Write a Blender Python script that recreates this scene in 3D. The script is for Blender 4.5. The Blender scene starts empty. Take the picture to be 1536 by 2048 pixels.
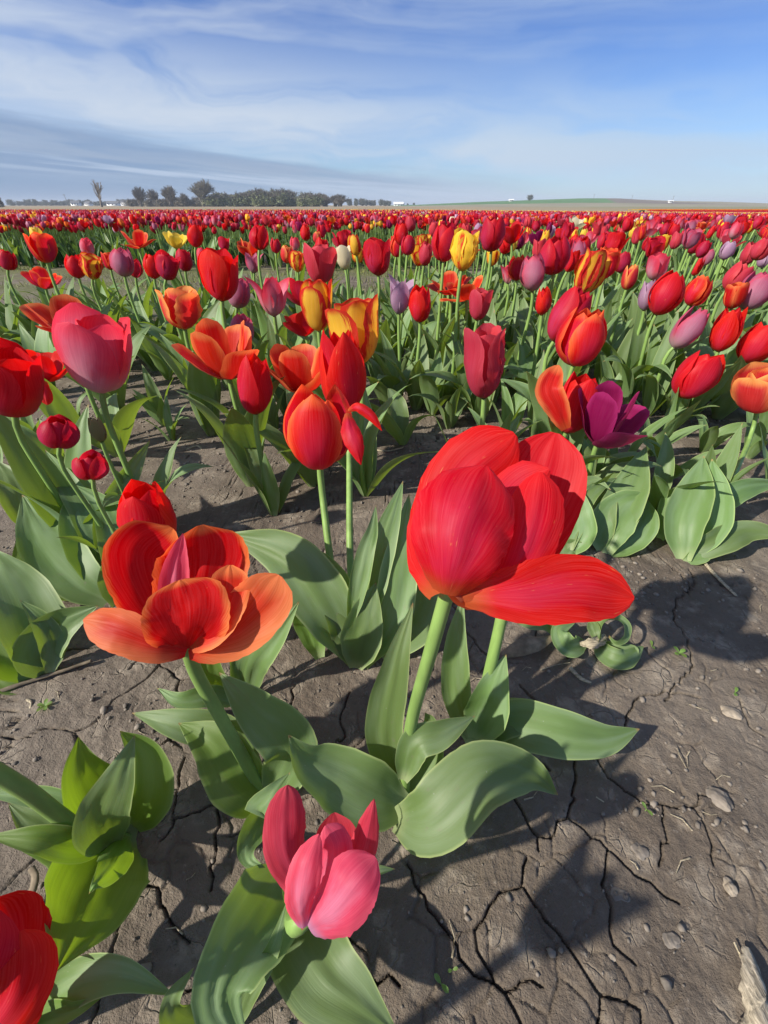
import bpy, math, random
import numpy as np
from mathutils import Vector, Matrix
random.seed(7)
rng = np.random.default_rng(7)
scene = bpy.context.scene
COL = scene.collection
R = math.radians

# ------------------------------------------------------------------ camera, world, sun, exposure
H = 0.45
PITCH = math.atan(614 / 850.0)
FPX = 850.0
cam_d = bpy.data.cameras.new('camera')
cam_d.sensor_fit = 'VERTICAL'
cam_d.sensor_height = 24.0
cam_d.lens = 24.0 * FPX / 2048.0
cam_d.clip_start = 0.01
cam_d.clip_end = 6000
cam = bpy.data.objects.new('camera', cam_d)
COL.objects.link(cam)
cam.location = (0, 0, H)
cam.rotation_euler = (R(90) - PITCH, 0, 0)
scene.camera = cam

SUN_EL = R(35)
SUN_AZ_VEC = Vector((-0.906, -0.423, 0))          # horizontal direction towards the sun
sun_dir = (SUN_AZ_VEC * math.cos(SUN_EL) + Vector((0, 0, math.sin(SUN_EL)))).normalized()
sun_d = bpy.data.lights.new('sun', 'SUN')
sun_d.energy = 4.1
sun_d.angle = R(1.0)
sun_d.color = (1.0, 0.93, 0.82)
sun = bpy.data.objects.new('sun', sun_d)
COL.objects.link(sun)
sun.rotation_euler = sun_dir.to_track_quat('Z', 'Y').to_euler()

scene.view_settings.view_transform = 'Standard'
scene.view_settings.look = 'None'
scene.view_settings.gamma = 1
scene.view_settings.use_curve_mapping = False
scene.view_settings.exposure = 0.75
scene.cycles.max_bounces = 8
scene.cycles.transmission_bounces = 6
scene.cycles.use_denoising = True


class NT:
    """short helper for building node trees"""
    def __init__(s, tree):
        s.t = tree
        tree.nodes.clear()

    def n(s, typ, **kw):
        nd = s.t.nodes.new(typ)
        for k, v in kw.items():
            setattr(nd, k, v)
        return nd

    def set(s, sock, v):
        if isinstance(v, bpy.types.NodeSocket):
            s.t.links.new(v, sock)
        elif v is not None:
            if sock.type == 'RGBA' and len(v) == 3:
                v = (*v, 1)
            sock.default_value = v

    def m(s, op, a, b=None, c=None, clamp=False):
        nd = s.n('ShaderNodeMath', operation=op, use_clamp=clamp)
        s.set(nd.inputs[0], a)
        if b is not None: s.set(nd.inputs[1], b)
        if c is not None: s.set(nd.inputs[2], c)
        return nd.outputs[0]

    def ss(s, x, a, b, lo=0.0, hi=1.0):
        nd = s.n('ShaderNodeMapRange', interpolation_type='SMOOTHSTEP')
        s.set(nd.inputs[0], x); s.set(nd.inputs[1], a); s.set(nd.inputs[2], b)
        s.set(nd.inputs[3], lo); s.set(nd.inputs[4], hi)
        return nd.outputs[0]

    def mix(s, f, a, b):
        nd = s.n('ShaderNodeMix', data_type='RGBA')
        s.set(nd.inputs[0], f); s.set(nd.inputs[6], a); s.set(nd.inputs[7], b)
        return nd.outputs[2]

    def comb(s, x, y, z=0.0):
        nd = s.n('ShaderNodeCombineXYZ')
        s.set(nd.inputs[0], x); s.set(nd.inputs[1], y); s.set(nd.inputs[2], z)
        return nd.outputs[0]

    def noise(s, vec, scale=5.0, detail=4.0, rough=0.55, dist=0.0, dim='3D', w=None):
        nd = s.n('ShaderNodeTexNoise', noise_dimensions=dim)
        if vec is not None: s.set(nd.inputs['Vector'], vec)
        if w is not None: s.set(nd.inputs['W'], w)
        s.set(nd.inputs['Scale'], scale); s.set(nd.inputs['Detail'], detail)
        s.set(nd.inputs['Roughness'], rough); s.set(nd.inputs['Distortion'], dist)
        return nd.outputs['Fac']


world = bpy.data.worlds.new('World')
scene.world = world
world.use_nodes = True


def build_world():
    b = NT(world.node_tree)
    out = b.n('ShaderNodeOutputWorld')
    bg = b.n('ShaderNodeBackground')
    sky = b.n('ShaderNodeTexSky', sky_type='NISHITA')
    sky.sun_disc = False
    sky.sun_elevation = SUN_EL
    sky.sun_rotation = math.atan2(SUN_AZ_VEC.x, SUN_AZ_VEC.y)
    sky.altitude = 0
    sky.air_density = 1.0
    sky.dust_density = 0.25
    sky.ozone_density = 2.0
    tc = b.n('ShaderNodeTexCoord')
    sep = b.n('ShaderNodeSeparateXYZ')
    b.set(sep.inputs[0], tc.outputs['Generated'])
    x, y, z = sep.outputs
    az = b.m('MULTIPLY', b.m('ARCTAN2', x, y), 57.2958)          # degrees, 0 = into the field
    el = b.m('MULTIPLY', b.m('ARCSINE', z), 57.2958)
    # clear-sky colour deepens with elevation
    base = sky.outputs[0]
    hs = b.n('ShaderNodeMix', data_type='RGBA', blend_type='MULTIPLY')
    hs.inputs[0].default_value = 1.0
    b.set(hs.inputs[6], base)
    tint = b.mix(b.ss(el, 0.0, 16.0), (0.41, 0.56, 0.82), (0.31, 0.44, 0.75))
    tint = b.mix(b.ss(el, 16.0, 55.0), tint, (1.05, 1.05, 1.05))      # sky overhead, out of view, brightened to add fill light
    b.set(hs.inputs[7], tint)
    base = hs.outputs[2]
    # cloud coordinates: band axis falls from left to right
    elr = b.m('ADD', el, b.m('MULTIPLY', az, 0.072))
    warp = b.noise(b.comb(b.m('MULTIPLY', az, 0.035), b.m('MULTIPLY', el, 0.10), 3.0), 1.0, 4, 0.5)
    wv = b.m('MULTIPLY', b.m('SUBTRACT', warp, 0.5), 2.4)
    p1 = b.comb(b.m('ADD', b.m('MULTIPLY', az, 0.030), wv), b.m('ADD', b.m('MULTIPLY', elr, 0.20), wv), 1.7)
    n1 = b.noise(p1, 1.0, 8, 0.56, 0.4)
    p2 = b.comb(b.m('ADD', b.m('MULTIPLY', az, 0.020), wv), b.m('ADD', b.m('MULTIPLY', el, 0.22), b.m('MULTIPLY', wv, -0.7)), 7.7)
    n2 = b.noise(p2, 0.9, 7, 0.52, 0.3)
    # main cirrus sheet: bright core falling from upper left to the right-hand horizon, soft upper side
    d = b.m('SUBTRACT', elr, 4.9)
    band = b.m('EXPONENT', b.m('MULTIPLY', b.m('MULTIPLY', d, d), b.ss(d, -0.5, 0.8, -0.16, -0.040)))
    veil = b.m('MULTIPLY', band, b.ss(n1, 0.30, 0.64, 0.22, 1.0), clamp=True)
    veil = b.m('MULTIPLY', veil, b.ss(az, 50.0, 15.0, 0.70, 1.0))
    wisps = b.m('MULTIPLY', b.ss(n2, 0.36, 0.70), b.ss(az, 42.0, -22.0, 0.36, 0.78))
    cover = b.m('MAXIMUM', veil, wisps)
    low = b.m('MULTIPLY', b.ss(el, 8.5, 0.5), b.ss(az, -8.0, 22.0, 0.0, 0.50))
    cover = b.m('MAXIMUM', cover, b.m('MULTIPLY', low, b.ss(n1, 0.25, 0.6, 0.6, 1.0)))
    c = b.mix(cover, base, b.mix(b.ss(az, -20.0, 35.0), (3.75, 4.25, 4.95), (3.1, 3.95, 4.95)))
    # grey-blue stratus wedge, low on the left
    n3 = b.noise(b.comb(b.m('MULTIPLY', az, 0.060), b.m('MULTIPLY', elr, 0.85), 4.4), 1.0, 7, 0.55, 0.3)
    top = b.m('ADD', b.ss(az, -8.0, -44.0, 3.1, 4.1), b.m('MULTIPLY', b.m('SUBTRACT', n3, 0.5), 3.2))
    wedge = b.m('MULTIPLY', b.ss(elr, b.m('ADD', top, 0.55), b.m('SUBTRACT', top, 0.75)), b.ss(az, 20.0, -2.0))
    strk = b.ss(n3, 0.40, 0.64)
    greyc = b.mix(b.m('MULTIPLY', strk, b.ss(elr, -0.6, 1.8)), b.mix(b.ss(az, -35.0, 5.0), (1.22, 1.90, 3.15), (1.75, 2.5, 3.6)), (1.9, 2.45, 3.45))
    c = b.mix(b.m('MULTIPLY', wedge, 0.86), c, greyc)
    # thin bright streaks along its lower edge
    n4 = b.noise(b.comb(b.m('MULTIPLY', az, 0.050), b.m('MULTIPLY', elr, 1.3), 9.4), 1.0, 6, 0.55, 0.3)
    d4 = b.m('SUBTRACT', elr, b.m('ADD', 1.35, b.m('MULTIPLY', az, 0.01)))
    g4 = b.m('EXPONENT', b.m('MULTIPLY', b.m('MULTIPLY', d4, d4), -1.1))
    st = b.m('MULTIPLY', b.m('MULTIPLY', g4, b.ss(n4, 0.40, 0.62)), b.ss(az, 26.0, 8.0))
    c = b.mix(b.m('MULTIPLY', st, 0.8), c, (3.15, 3.8, 4.8))
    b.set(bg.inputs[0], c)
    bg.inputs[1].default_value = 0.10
    b.t.links.new(bg.outputs[0], out.inputs[0])


build_world()

# ------------------------------------------------------------------ geometry of view (to read positions off the photograph)
CP, SP = math.cos(PITCH), math.sin(PITCH)


def ray(px, py):
    cx, cy = (px - 768) / FPX, (1024 - py) / FPX
    return np.array([cx, CP + cy * SP, -SP + cy * CP])


def atZ(px, py, z):
    d = ray(px, py)
    t = (z - H) / d[2]
    return np.array([0, 0, H]) + d * t


def atY(px, py, Y):
    d = ray(px, py)
    return np.array([0, 0, H]) + d * (Y / d[1])


def atD(px, py, D):
    return np.array([0, 0, H]) + ray(px, py) * D


def depth(p):
    return p[1] * CP + (H - p[2]) * SP


# ------------------------------------------------------------------ noise in numpy
_perm = rng.permutation(256)
_perm = np.concatenate([_perm, _perm, _perm])
_ang = rng.random(256) * 2 * np.pi
_gx, _gy = np.cos(_ang), np.sin(_ang)


def perlin(x, y):
    xi, yi = np.floor(x).astype(np.int64), np.floor(y).astype(np.int64)
    xf, yf = x - xi, y - yi
    u, v = xf * xf * xf * (xf * (xf * 6 - 15) + 10), yf * yf * yf * (yf * (yf * 6 - 15) + 10)
    def g(ix, iy, dx, dy):
        h = _perm[(_perm[ix & 255] + iy) & 255]
        return _gx[h] * dx + _gy[h] * dy
    a = g(xi, yi, xf, yf); b_ = g(xi + 1, yi, xf - 1, yf)
    c = g(xi, yi + 1, xf, yf - 1); d = g(xi + 1, yi + 1, xf - 1, yf - 1)
    return (a + u * (b_ - a)) * (1 - v) + (c + u * (d - c)) * v


def fbm(x, y, o=4):
    s, a, f = 0, 1.0, 1.0
    for i in range(o):
        s = s + a * perlin(x * f + 17.3 * i, y * f - 9.1 * i)
        a *= 0.5; f *= 2.03
    return s


def voro(x, y, cell, seed):
    """distance to the nearest cell border of a jittered grid"""
    X, Y = x / cell, y / cell
    ix, iy = np.floor(X).astype(np.int64), np.floor(Y).astype(np.int64)
    def pt(i, j):
        h = _perm[(_perm[(i + seed) & 255] + j) & 255]
        h2 = _perm[(h + 57) & 255]
        return i + 0.12 + 0.76 * h / 255.0, j + 0.12 + 0.76 * h2 / 255.0
    best = np.full(X.shape, 1e9); bx = np.zeros(X.shape); by = np.zeros(X.shape)
    for a in (-1, 0, 1):
        for c in (-1, 0, 1):
            qx, qy = pt(ix + a, iy + c)
            d = (qx - X) ** 2 + (qy - Y) ** 2
            m = d < best
            best = np.where(m, d, best); bx = np.where(m, qx, bx); by = np.where(m, qy, by)
    e = np.full(X.shape, 1e9)
    for a in (-2, -1, 0, 1, 2):
        for c in (-2, -1, 0, 1, 2):
            qx, qy = pt(ix + a, iy + c)
            dx, dy = qx - bx, qy - by
            l = np.sqrt(dx * dx + dy * dy)
            ok = l > 1e-6
            l = np.where(ok, l, 1)
            dd = ((bx + qx) / 2 - X) * dx / l + ((by + qy) / 2 - Y) * dy / l
            e = np.where(ok & (dd < e), dd, e)
    return e * cell


def sst(x, a, b):
    t = np.clip((x - a) / (b - a), 0, 1)
    return t * t * (3 - 2 * t)


def macro(x, y):
    x = np.asarray(x, float); y = np.asarray(y, float)
    z = -0.005 * np.clip(y - 3, 0, 30) - 0.007 * np.clip(x - 1, 0, 25) * sst(y, 3, 9)
    z = z + 0.012 * fbm(x * 1.1, y * 1.1, 3) * (1 - sst(np.hypot(x, y), 20, 60))
    z = z - 0.15 * sst(y, 33, 120)
    return z


# cracks traced from the photograph on to the ground plane
CR = [
    ([(1192, 1505), (1210, 1540), (1250, 1580), (1285, 1605), (1325, 1606), (1385, 1615), (1395, 1590), (1415, 1595)], 1.3),
    ([(1028, 1595), (1050, 1635), (1075, 1672), (1077, 1702)], 1.6), ([(1075, 1672), (1110, 1668), (1115, 1641), (1135, 1636)], 1.4),
    ([(1150, 1520), (1148, 1570), (1135, 1635), (1170, 1660), (1200, 1680), (1230, 1710), (1270, 1750), (1300, 1762), (1330, 1790), (1360, 1805)], 1.3),
    ([(1055, 1715), (1045, 1770), (1000, 1785), (980, 1810), (950, 1860), (955, 1900), (970, 1925), (1010, 1985), (1030, 2020), (1060, 2075)], 1.8),
    ([(1045, 1770), (1070, 1810), (1110, 1860), (1150, 1915), (1180, 1965), (1200, 1990), (1230, 1998), (1280, 2020), (1282, 2075)], 1.6),
    ([(815, 1725), (830, 1770), (870, 1830), (915, 1890), (920, 1915), (950, 1950), (1010, 1985)], 1.5),
    ([(1325, 1606), (1330, 1660), (1318, 1730)], 1.0), ([(1385, 1615), (1410, 1650), (1425, 1690), (1428, 1730)], 0.8),
    ([(1215, 1700), (1203, 1770), (1220, 1830), (1225, 1890), (1270, 1930)], 0.8), ([(1010, 1985), (1040, 1965), (1085, 1975)], 1.0),
    ([(370, 1515), (350, 1600), (345, 1650), (320, 1680)], 1.2), ([(350, 1635), (440, 1605), (432, 1700), (420, 1780)], 1.2),
    ([(285, 1755), (320, 1810), (345, 1850), (380, 1885)], 1.6), ([(1380, 1140), (1386, 1172), (1352, 1200), (1345, 1242)], 0.9),
    ([(1345, 1242), (1375, 1280), (1388, 1330), (1330, 1400)], 0.7), ([(700, 1380), (680, 1430), (690, 1470), (640, 1510)], 1.3),
    ([(590, 1370), (575, 1440), (600, 1490)], 1.0), ([(1225, 1500), (1270, 1400), (1330, 1380), (1400, 1395)], 1.0),
    ([(20, 1500), (40, 1440), (30, 1390)], 1.4), ([(370, 1985), (420, 1960), (450, 1990)], 1.2), ([(735, 1950), (800, 1970)], 2.0),
    ([(400, 980), (440, 1000), (500, 985)], 1.6), ([(260, 1340), (300, 1300), (345, 1280)], 1.4), ([(230, 1200), (210, 1250), (190, 1290)], 1.2),
    ([(1100, 1540), (1040, 1500), (1010, 1470)], 1.0), ([(1480, 1400), (1500, 1450), (1530, 1470)], 1.2), ([(1200, 1990), (1190, 2060)], 1.0),
    ([(800, 1130), (830, 1180), (835, 1240), (860, 1290)], 1.3), ([(1040, 1370), (1080, 1420), (1140, 1440), (1150, 1500)], 1.2),
]
SEG = []
for pl, w in CR:
    P = [atZ(a, c, 0)[:2] for a, c in pl]
    # subdivide and jitter each traced line so that it stays jagged
    Q = []
    for i in range(len(P) - 1):
        n = max(1, int(np.linalg.norm(P[i + 1] - P[i]) / 0.006))
        for k in range(n):
            q = P[i] + (P[i + 1] - P[i]) * k / n
            if k: q = q + rng.normal(0, 0.0017, 2)
            Q.append(q)
    Q.append(P[-1])
    for i in range(len(Q) - 1):
        SEG.append((Q[i], Q[i + 1], max(.0008, w * 0.00050 * (0.7 + 0.5 * rng.random()))))


def micro(x, y):
    """lumps and cracks of the dried soil (near ground only)"""
    r = np.hypot(x, y)
    fade = 1 - sst(r, 4, 14)
    z = (0.0045 * fbm(x * 7, y * 7, 4) + 0.0022 * np.maximum(0, fbm(x * 26 + 5, y * 26, 3)) ** 1.0 + 0.0012 * fbm(x * 85, y * 85, 3)) * fade
    # rough crumbly areas
    rough = sst(fbm(x * 4.3 + 50, y * 4.3 + 9, 3), 0.12, 0.5)
    z += rough * 0.0050 * np.abs(fbm(x * 45 + 3, y * 45 + 8, 3)) * fade
    wx = x + 0.012 * fbm(x * 22, y * 22 + 7, 3); wy = y + 0.012 * fbm(x * 22 + 31, y * 22, 3)
    crk = np.zeros_like(x)
    near = r < 6
    xs, ys = wx[near], wy[near]
    d1 = voro(xs, ys, 0.105, 11)
    m1 = sst(fbm(xs * 6 + 80, ys * 6, 2), -0.12, 0.12)
    w1 = 0.0007 + 0.0008 * np.clip(fbm(xs * 9, ys * 9 + 60, 2) + .5, 0, 1)
    # untraced cracks keep away from the part of the ground where the traced ones are
    tr = sst(np.hypot((xs - 0.22) / 0.27, (ys - 0.16) / 0.17), 0.75, 1.05)
    c = np.clip(1 - d1 / w1, 0, 1) ** 0.7 * m1 * tr
    d2 = voro(xs + 9, ys + 4, 0.043, 77)
    m2 = sst(fbm(xs * 11 + 8, ys * 11 + 33, 2), 0.02, 0.25)
    c = np.maximum(c, 0.35 * np.clip(1 - d2 / 0.0018, 0, 1) * m2)
    crk[near] = c
    z -= 0.0070 * crk
    # traced
    nn = (x > -0.9) & (x < 1.0) & (y > -0.1) & (y < 1.2)
    X, Y = x[nn], y[nn]
    best = np.zeros_like(X)
    for a, b_, w in SEG:
        m = (X > min(a[0], b_[0]) - 0.006) & (X < max(a[0], b_[0]) + 0.006) & (Y > min(a[1], b_[1]) - 0.006) & (Y < max(a[1], b_[1]) + 0.006)
        ii = np.nonzero(m)[0]
        if not len(ii): continue
        ab = b_ - a
        t = np.clip(((X[ii] - a[0]) * ab[0] + (Y[ii] - a[1]) * ab[1]) / (ab @ ab + 1e-12), 0, 1)
        d = np.hypot(X[ii] - a[0] - t * ab[0], Y[ii] - a[1] - t * ab[1])
        best[ii] = np.maximum(best[ii], np.clip(1.35 - d / w, 0, 1))
    z[nn] -= 0.0070 * best
    return z


def gz(x, y):
    return float(macro(x, y))


# ------------------------------------------------------------------ mesh helpers
def mesh_np(name, V, F, uv=None, mat=None, smooth=True, col=None):
    V = np.asarray(V, np.float32); F = np.asarray(F, np.int32)
    me = bpy.data.meshes.new(name)
    me.vertices.add(len(V)); me.vertices.foreach_set('co', V.ravel())
    k = F.shape[1]
    me.loops.add(F.size); me.loops.foreach_set('vertex_index', F.ravel())
    me.polygons.add(len(F))
    me.polygons.foreach_set('loop_start', np.arange(0, F.size, k, dtype=np.int32))
    me.polygons.foreach_set('loop_total', np.full(len(F), k, np.int32))
    if smooth: me.polygons.foreach_set('use_smooth', np.ones(len(F), bool))
    if uv is not None:
        l = me.uv_layers.new(name='UVMap')
        l.data.foreach_set('uv', np.asarray(uv, np.float32)[F.ravel()].ravel())
    if col is not None:
        a = me.color_attributes.new('Col', 'FLOAT_COLOR', 'POINT')
        a.data.foreach_set('color', np.asarray(col, np.float32).ravel())
    me.update(calc_edges=True)
    if mat is not None: me.materials.append(mat)
    return me


def obj(name, me, parent=None, mat=None):
    o = bpy.data.objects.new(name, me)
    COL.objects.link(o)
    if parent is not None: o.parent = parent
    if mat is not None and me is not None:
        if not len(me.materials): me.materials.append(mat)
        o.material_slots[0].link = 'OBJECT'
        o.material_slots[0].material = mat
    return o


def tag(o, label=None, cat=None, group=None, kind=None):
    if label: o['label'] = label
    if cat: o['category'] = cat
    if group: o['group'] = group
    if kind: o['kind'] = kind
    return o


def empty(name, loc, label, cat, group=None):
    o = bpy.data.objects.new(name, None)
    COL.objects.link(o)
    o.location = loc
    o.empty_display_size = 0.02
    return tag(o, label, cat, group)


def grid_faces(nv, nu):
    i = np.arange((nv - 1)); j = np.arange(nu - 1)
    I, J = np.meshgrid(i, j, indexing='ij')
    a = (I * nu + J).ravel()
    return np.stack([a, a + 1, a + nu + 1, a + nu], 1)


def catmull(P, n):
    P = np.asarray(P, float)
    if len(P) == 2: P = np.array([P[0], (P[0] + P[1]) / 2, P[1]])
    Q = np.vstack([2 * P[0] - P[1], P, 2 * P[-1] - P[-2]])
    # uniform samples over chord length
    L = np.concatenate([[0], np.cumsum(np.linalg.norm(np.diff(P, axis=0), axis=1))]); L /= L[-1]
    out = []
    for s in np.linspace(0, 1, n):
        k = min(len(P) - 2, int(np.searchsorted(L, s, 'right') - 1))
        t = (s - L[k]) / (L[k + 1] - L[k] + 1e-12)
        p0, p1, p2, p3 = Q[k], Q[k + 1], Q[k + 2], Q[k + 3]
        out.append(0.5 * (2 * p1 + (p2 - p0) * t + (2 * p0 - 5 * p1 + 4 * p2 - p3) * t * t + (3 * p1 - p0 - 3 * p2 + p3) * t ** 3))
    return np.array(out)


def nrm(a):
    return a / (np.linalg.norm(a, axis=-1, keepdims=True) + 1e-12)


LEAFW = ([0, .06, .18, .38, .6, .8, .92, 1], [.30, .42, .78, 1, .88, .52, .24, .015])
LEAFN = ([0, .06, .18, .36, .56, .74, .88, .95, 1], [.32, .46, .80, 1, .90, .62, .30, .13, .01])
PETALH = ([0, .08, .2, .38, .58, .75, .88, .95, 1], [.42, .60, .78, .95, 1, .96, .80, .55, .10])
PETALW = ([0, .08, .2, .38, .58, .75, .88, .96, 1], [.34, .52, .74, .93, 1, .91, .66, .34, .03])
PETALP = ([0, .08, .2, .38, .58, .75, .88, .96, 1], [.30, .50, .75, .96, .96, .74, .42, .17, .02])
PETALR = ([0, .08, .2, .38, .58, .75, .88, .95, 1], [.26, .46, .72, .94, 1, .98, .84, .60, .15])


def blade(P, W, prof, nu, nv, lat, nor, cup=0.8, cup_tip=None, wave=0.0, wfreq=2.5, crease=0.0, seed=0, twist=0.0, ragged=0.0, lump=0.03):
    """a leaf or petal: cross-sections set along the curve P; edges bend towards nor"""
    S = catmull(P, nv)
    T = nrm(np.gradient(S, axis=0))
    v = np.linspace(0, 1, nv)
    # finer spacing towards the tip
    lat = np.broadcast_to(np.asarray(lat, float), S.shape) if np.ndim(lat) == 1 else lat
    Lt = nrm(lat - (lat * T).sum(1, keepdims=True) * T)
    N = np.cross(Lt, T)
    nor = np.broadcast_to(np.asarray(nor, float), S.shape)
    sg = np.sign((N * nor).sum(1).mean()) or 1
    N = N * sg
    if twist:
        a = (twist * v)[:, None]
        Lt, N = Lt * np.cos(a) + N * np.sin(a), N * np.cos(a) - Lt * np.sin(a)
    w = np.interp(v, prof[0], prof[1]) * W / 2
    rs = np.random.default_rng(seed)
    ct = cup if cup_tip is None else cup_tip
    k = cup + (ct - cup) * v
    k = np.where(np.abs(k) < 0.02, 0.02, k)
    s = np.linspace(-1, 1, nu)
    ph1, ph2 = rs.random(2) * 6.28
    V = np.zeros((nv, nu, 3))
    for j, sv in enumerate(s):
        ang = sv * k
        Rc = w / k
        off_l = Rc * np.sin(ang)
        off_n = Rc * (1 - np.cos(ang))
        side = ph1 if sv < 0 else ph2
        wv = wave * W * (abs(sv) ** 1.8) * np.sin(v * wfreq * 6.28 + side) * np.sin(np.pi * np.clip(v * 1.05, 0, 1))
        cr = -crease * W * np.exp(-(sv / 0.13) ** 2) * np.sin(np.pi * v) ** 0.5
        rg = ragged * W * abs(sv) ** 3 * np.interp(v * 40, np.arange(41), rs.normal(0, 1, 41))
        V[:, j] = S + Lt * (off_l + rg * np.sign(sv))[:, None] + N * (off_n + wv + cr)[:, None]
    if lump:
        uu, v2 = np.meshgrid(s, v)
        nn = fbm(uu * 1.3 + seed * .37, v2 * 2.6 + seed * .71, 3) + .5 * fbm(uu * 3.6 + seed, v2 * 2.0, 2)
        V = V + N[:, None, :] * (lump * W * nn * np.sin(np.pi * np.clip(v2, .02, .98)) ** .5)[..., None]
    U, VV = np.meshgrid((s + 1) / 2, v)
    F = grid_faces(nv, nu)
    if sg < 0: F = F[:, ::-1]
    return V.reshape(-1, 3), F, np.stack([U.ravel(), VV.ravel()], 1)


def tube(P, r0, r1, n=8, nv=12, cap=False):
    S = catmull(P, nv)
    T = nrm(np.gradient(S, axis=0))
    ref = np.array([0.31, 0.9, 0.1])
    A = nrm(np.cross(T, ref)); B = np.cross(T, A)
    r = np.linspace(r0, r1, nv)
    a = np.linspace(0, 2 * np.pi, n + 1)
    V = S[:, None] + r[:, None, None] * (np.cos(a)[None, :, None] * A[:, None] + np.sin(a)[None, :, None] * B[:, None])
    U, VV = np.meshgrid(a / 6.2832, np.linspace(0, 1, nv))
    return V.reshape(-1, 3), grid_faces(nv, n + 1), np.stack([U.ravel(), VV.ravel()], 1)


def join(parts):
    V, F, UV, k = [], [], [], 0
    for v, f, u in parts:
        V.append(v); F.append(f + k); UV.append(u); k += len(v)
    return np.vstack(V), np.vstack(F), np.vstack(UV)


# ------------------------------------------------------------------ materials
def new_mat(name):
    m = bpy.data.materials.new(name)
    m.use_nodes = True
    return m, NT(m.node_tree)


def lighten(c, k):
    return tuple(min(1, a * k) for a in c)


def petal_mat(name, mid, edge, base, base_len=0.20, *, flame_w=0.60, trans=None, edge_w=0.22, center=None, center_amt=0.5, flame=None, tmix=0.42, fleck=0.0, tip=None):
    m, b = new_mat(name)
    out = b.n('ShaderNodeOutputMaterial')
    uv = b.n('ShaderNodeUVMap'); uv.uv_map = 'UVMap'
    sep = b.n('ShaderNodeSeparateXYZ'); b.set(sep.inputs[0], uv.outputs[0])
    u, v = sep.outputs[0], sep.outputs[1]
    oi = b.n('ShaderNodeObjectInfo')
    rnd = oi.outputs['Random']
    s = b.m('ABSOLUTE', b.m('SUBTRACT', b.m('MULTIPLY', u, 2.0), 1.0))
    su = b.m('SUBTRACT', u, 0.5)
    # veins fan out from the base
    fan = b.m('DIVIDE', su, b.m('ADD', 0.25, v))
    z = b.m('MULTIPLY', rnd, 31.0)
    vein = b.noise(b.comb(b.m('MULTIPLY', fan, 46.0), b.m('MULTIPLY', v, 2.2), z), 1.0, 3, 0.6)
    blot = b.noise(b.comb(b.m('MULTIPLY', fan, 5.0), b.m('MULTIPLY', v, 3.0), z), 1.0, 4, 0.6)
    vv = b.m('SUBTRACT', vein, 0.5)
    rim = b.m('MAXIMUM', s, b.ss(v, 0.62, 1.04, 0.0, 1.05))
    rim = b.m('ADD', rim, b.m('MULTIPLY', vv, 0.16))
    c = b.mix(b.ss(rim, 1.0 - edge_w * 1.9, 1.02), mid, edge)
    if center is not None:
        f = b.m('MULTIPLY', b.ss(b.m('ADD', s, b.m('MULTIPLY', b.m('SUBTRACT', blot, 0.5), 1.0)), 0.75, 0.0), b.ss(v, 0.02, 0.3))
        f = b.m('MULTIPLY', f, b.ss(v, 0.98, 0.45))
        c = b.mix(b.m('MULTIPLY', f, center_amt), c, center)
    if flame is not None:
        w = b.m('ADD', flame_w, b.m('MULTIPLY', b.m('SUBTRACT', blot, 0.5), 0.8))
        f = b.ss(b.m('ADD', b.m('SUBTRACT', s, w), b.m('MULTIPLY', vv, 0.9)), 0.10, -0.10)
        f = b.m('MULTIPLY', f, b.ss(v, 1.0, 0.88))
        c = b.mix(f, c, flame)
    c = b.mix(b.ss(b.m('ADD', v, b.m('MULTIPLY', vv, 0.12)), 0.0, base_len), base, c)
    if fleck:
        fl = b.noise(b.comb(b.m('MULTIPLY', fan, 20.0), b.m('MULTIPLY', v, 9.0), b.m('ADD', z, 5.0)), 1.0, 2, 0.5)
        c = b.mix(b.m('MULTIPLY', b.ss(fl, 0.70, 0.80), fleck), c, (0.80, 0.45, 0.12))
    # fine light/dark veining and per-petal variation
    hsv = b.n('ShaderNodeHueSaturation')
    b.set(hsv.inputs['Hue'], b.m('ADD', 0.497, b.m('MULTIPLY', rnd, 0.008)))
    b.set(hsv.inputs['Saturation'], b.m('ADD', 0.98, b.m('MULTIPLY', vv, -0.14)))
    b.set(hsv.inputs['Value'], b.m('ADD', b.m('ADD', 0.88, b.m('MULTIPLY', vv, 0.30)), b.m('MULTIPLY', rnd, 0.2)))
    b.set(hsv.inputs['Color'], c)
    c = hsv.outputs[0]
    pr = b.n('ShaderNodeBsdfPrincipled')
    b.set(pr.inputs['Base Color'], c)
    b.set(pr.inputs['Roughness'], b.m('ADD', 0.40, b.m('MULTIPLY', blot, 0.2)))
    pr.inputs['Specular IOR Level'].default_value = 0.16
    pr.inputs['Sheen Weight'].default_value = 0.03
    pr.inputs['Sheen Roughness'].default_value = 0.35
    pr.inputs['Sheen Tint'].default_value = (1.0, 0.7, 0.8, 1)
    bp = b.n('ShaderNodeBump')
    bp.inputs['Strength'].default_value = 0.35
    bp.inputs['Distance'].default_value = 0.0003
    b.set(bp.inputs['Height'], b.m('ADD', vein, b.m('MULTIPLY', blot, 1.5)))
    b.set(pr.inputs['Normal'], bp.outputs[0])
    tr = b.n('ShaderNodeBsdfTranslucent')
    tc = b.n('ShaderNodeMix', data_type='RGBA', blend_type='MULTIPLY')
    tc.inputs[0].default_value = 1.0
    b.set(tc.inputs[6], c); b.set(tc.inputs[7], trans or (1.5, 0.9, 0.8))
    b.set(tr.inputs[0], tc.outputs[2])
    mx = b.n('ShaderNodeMixShader'); mx.inputs[0].default_value = tmix
    b.t.links.new(pr.outputs[0], mx.inputs[1]); b.t.links.new(tr.outputs[0], mx.inputs[2])
    b.t.links.new(mx.outputs[0], out.inputs[0])
    return m


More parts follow.
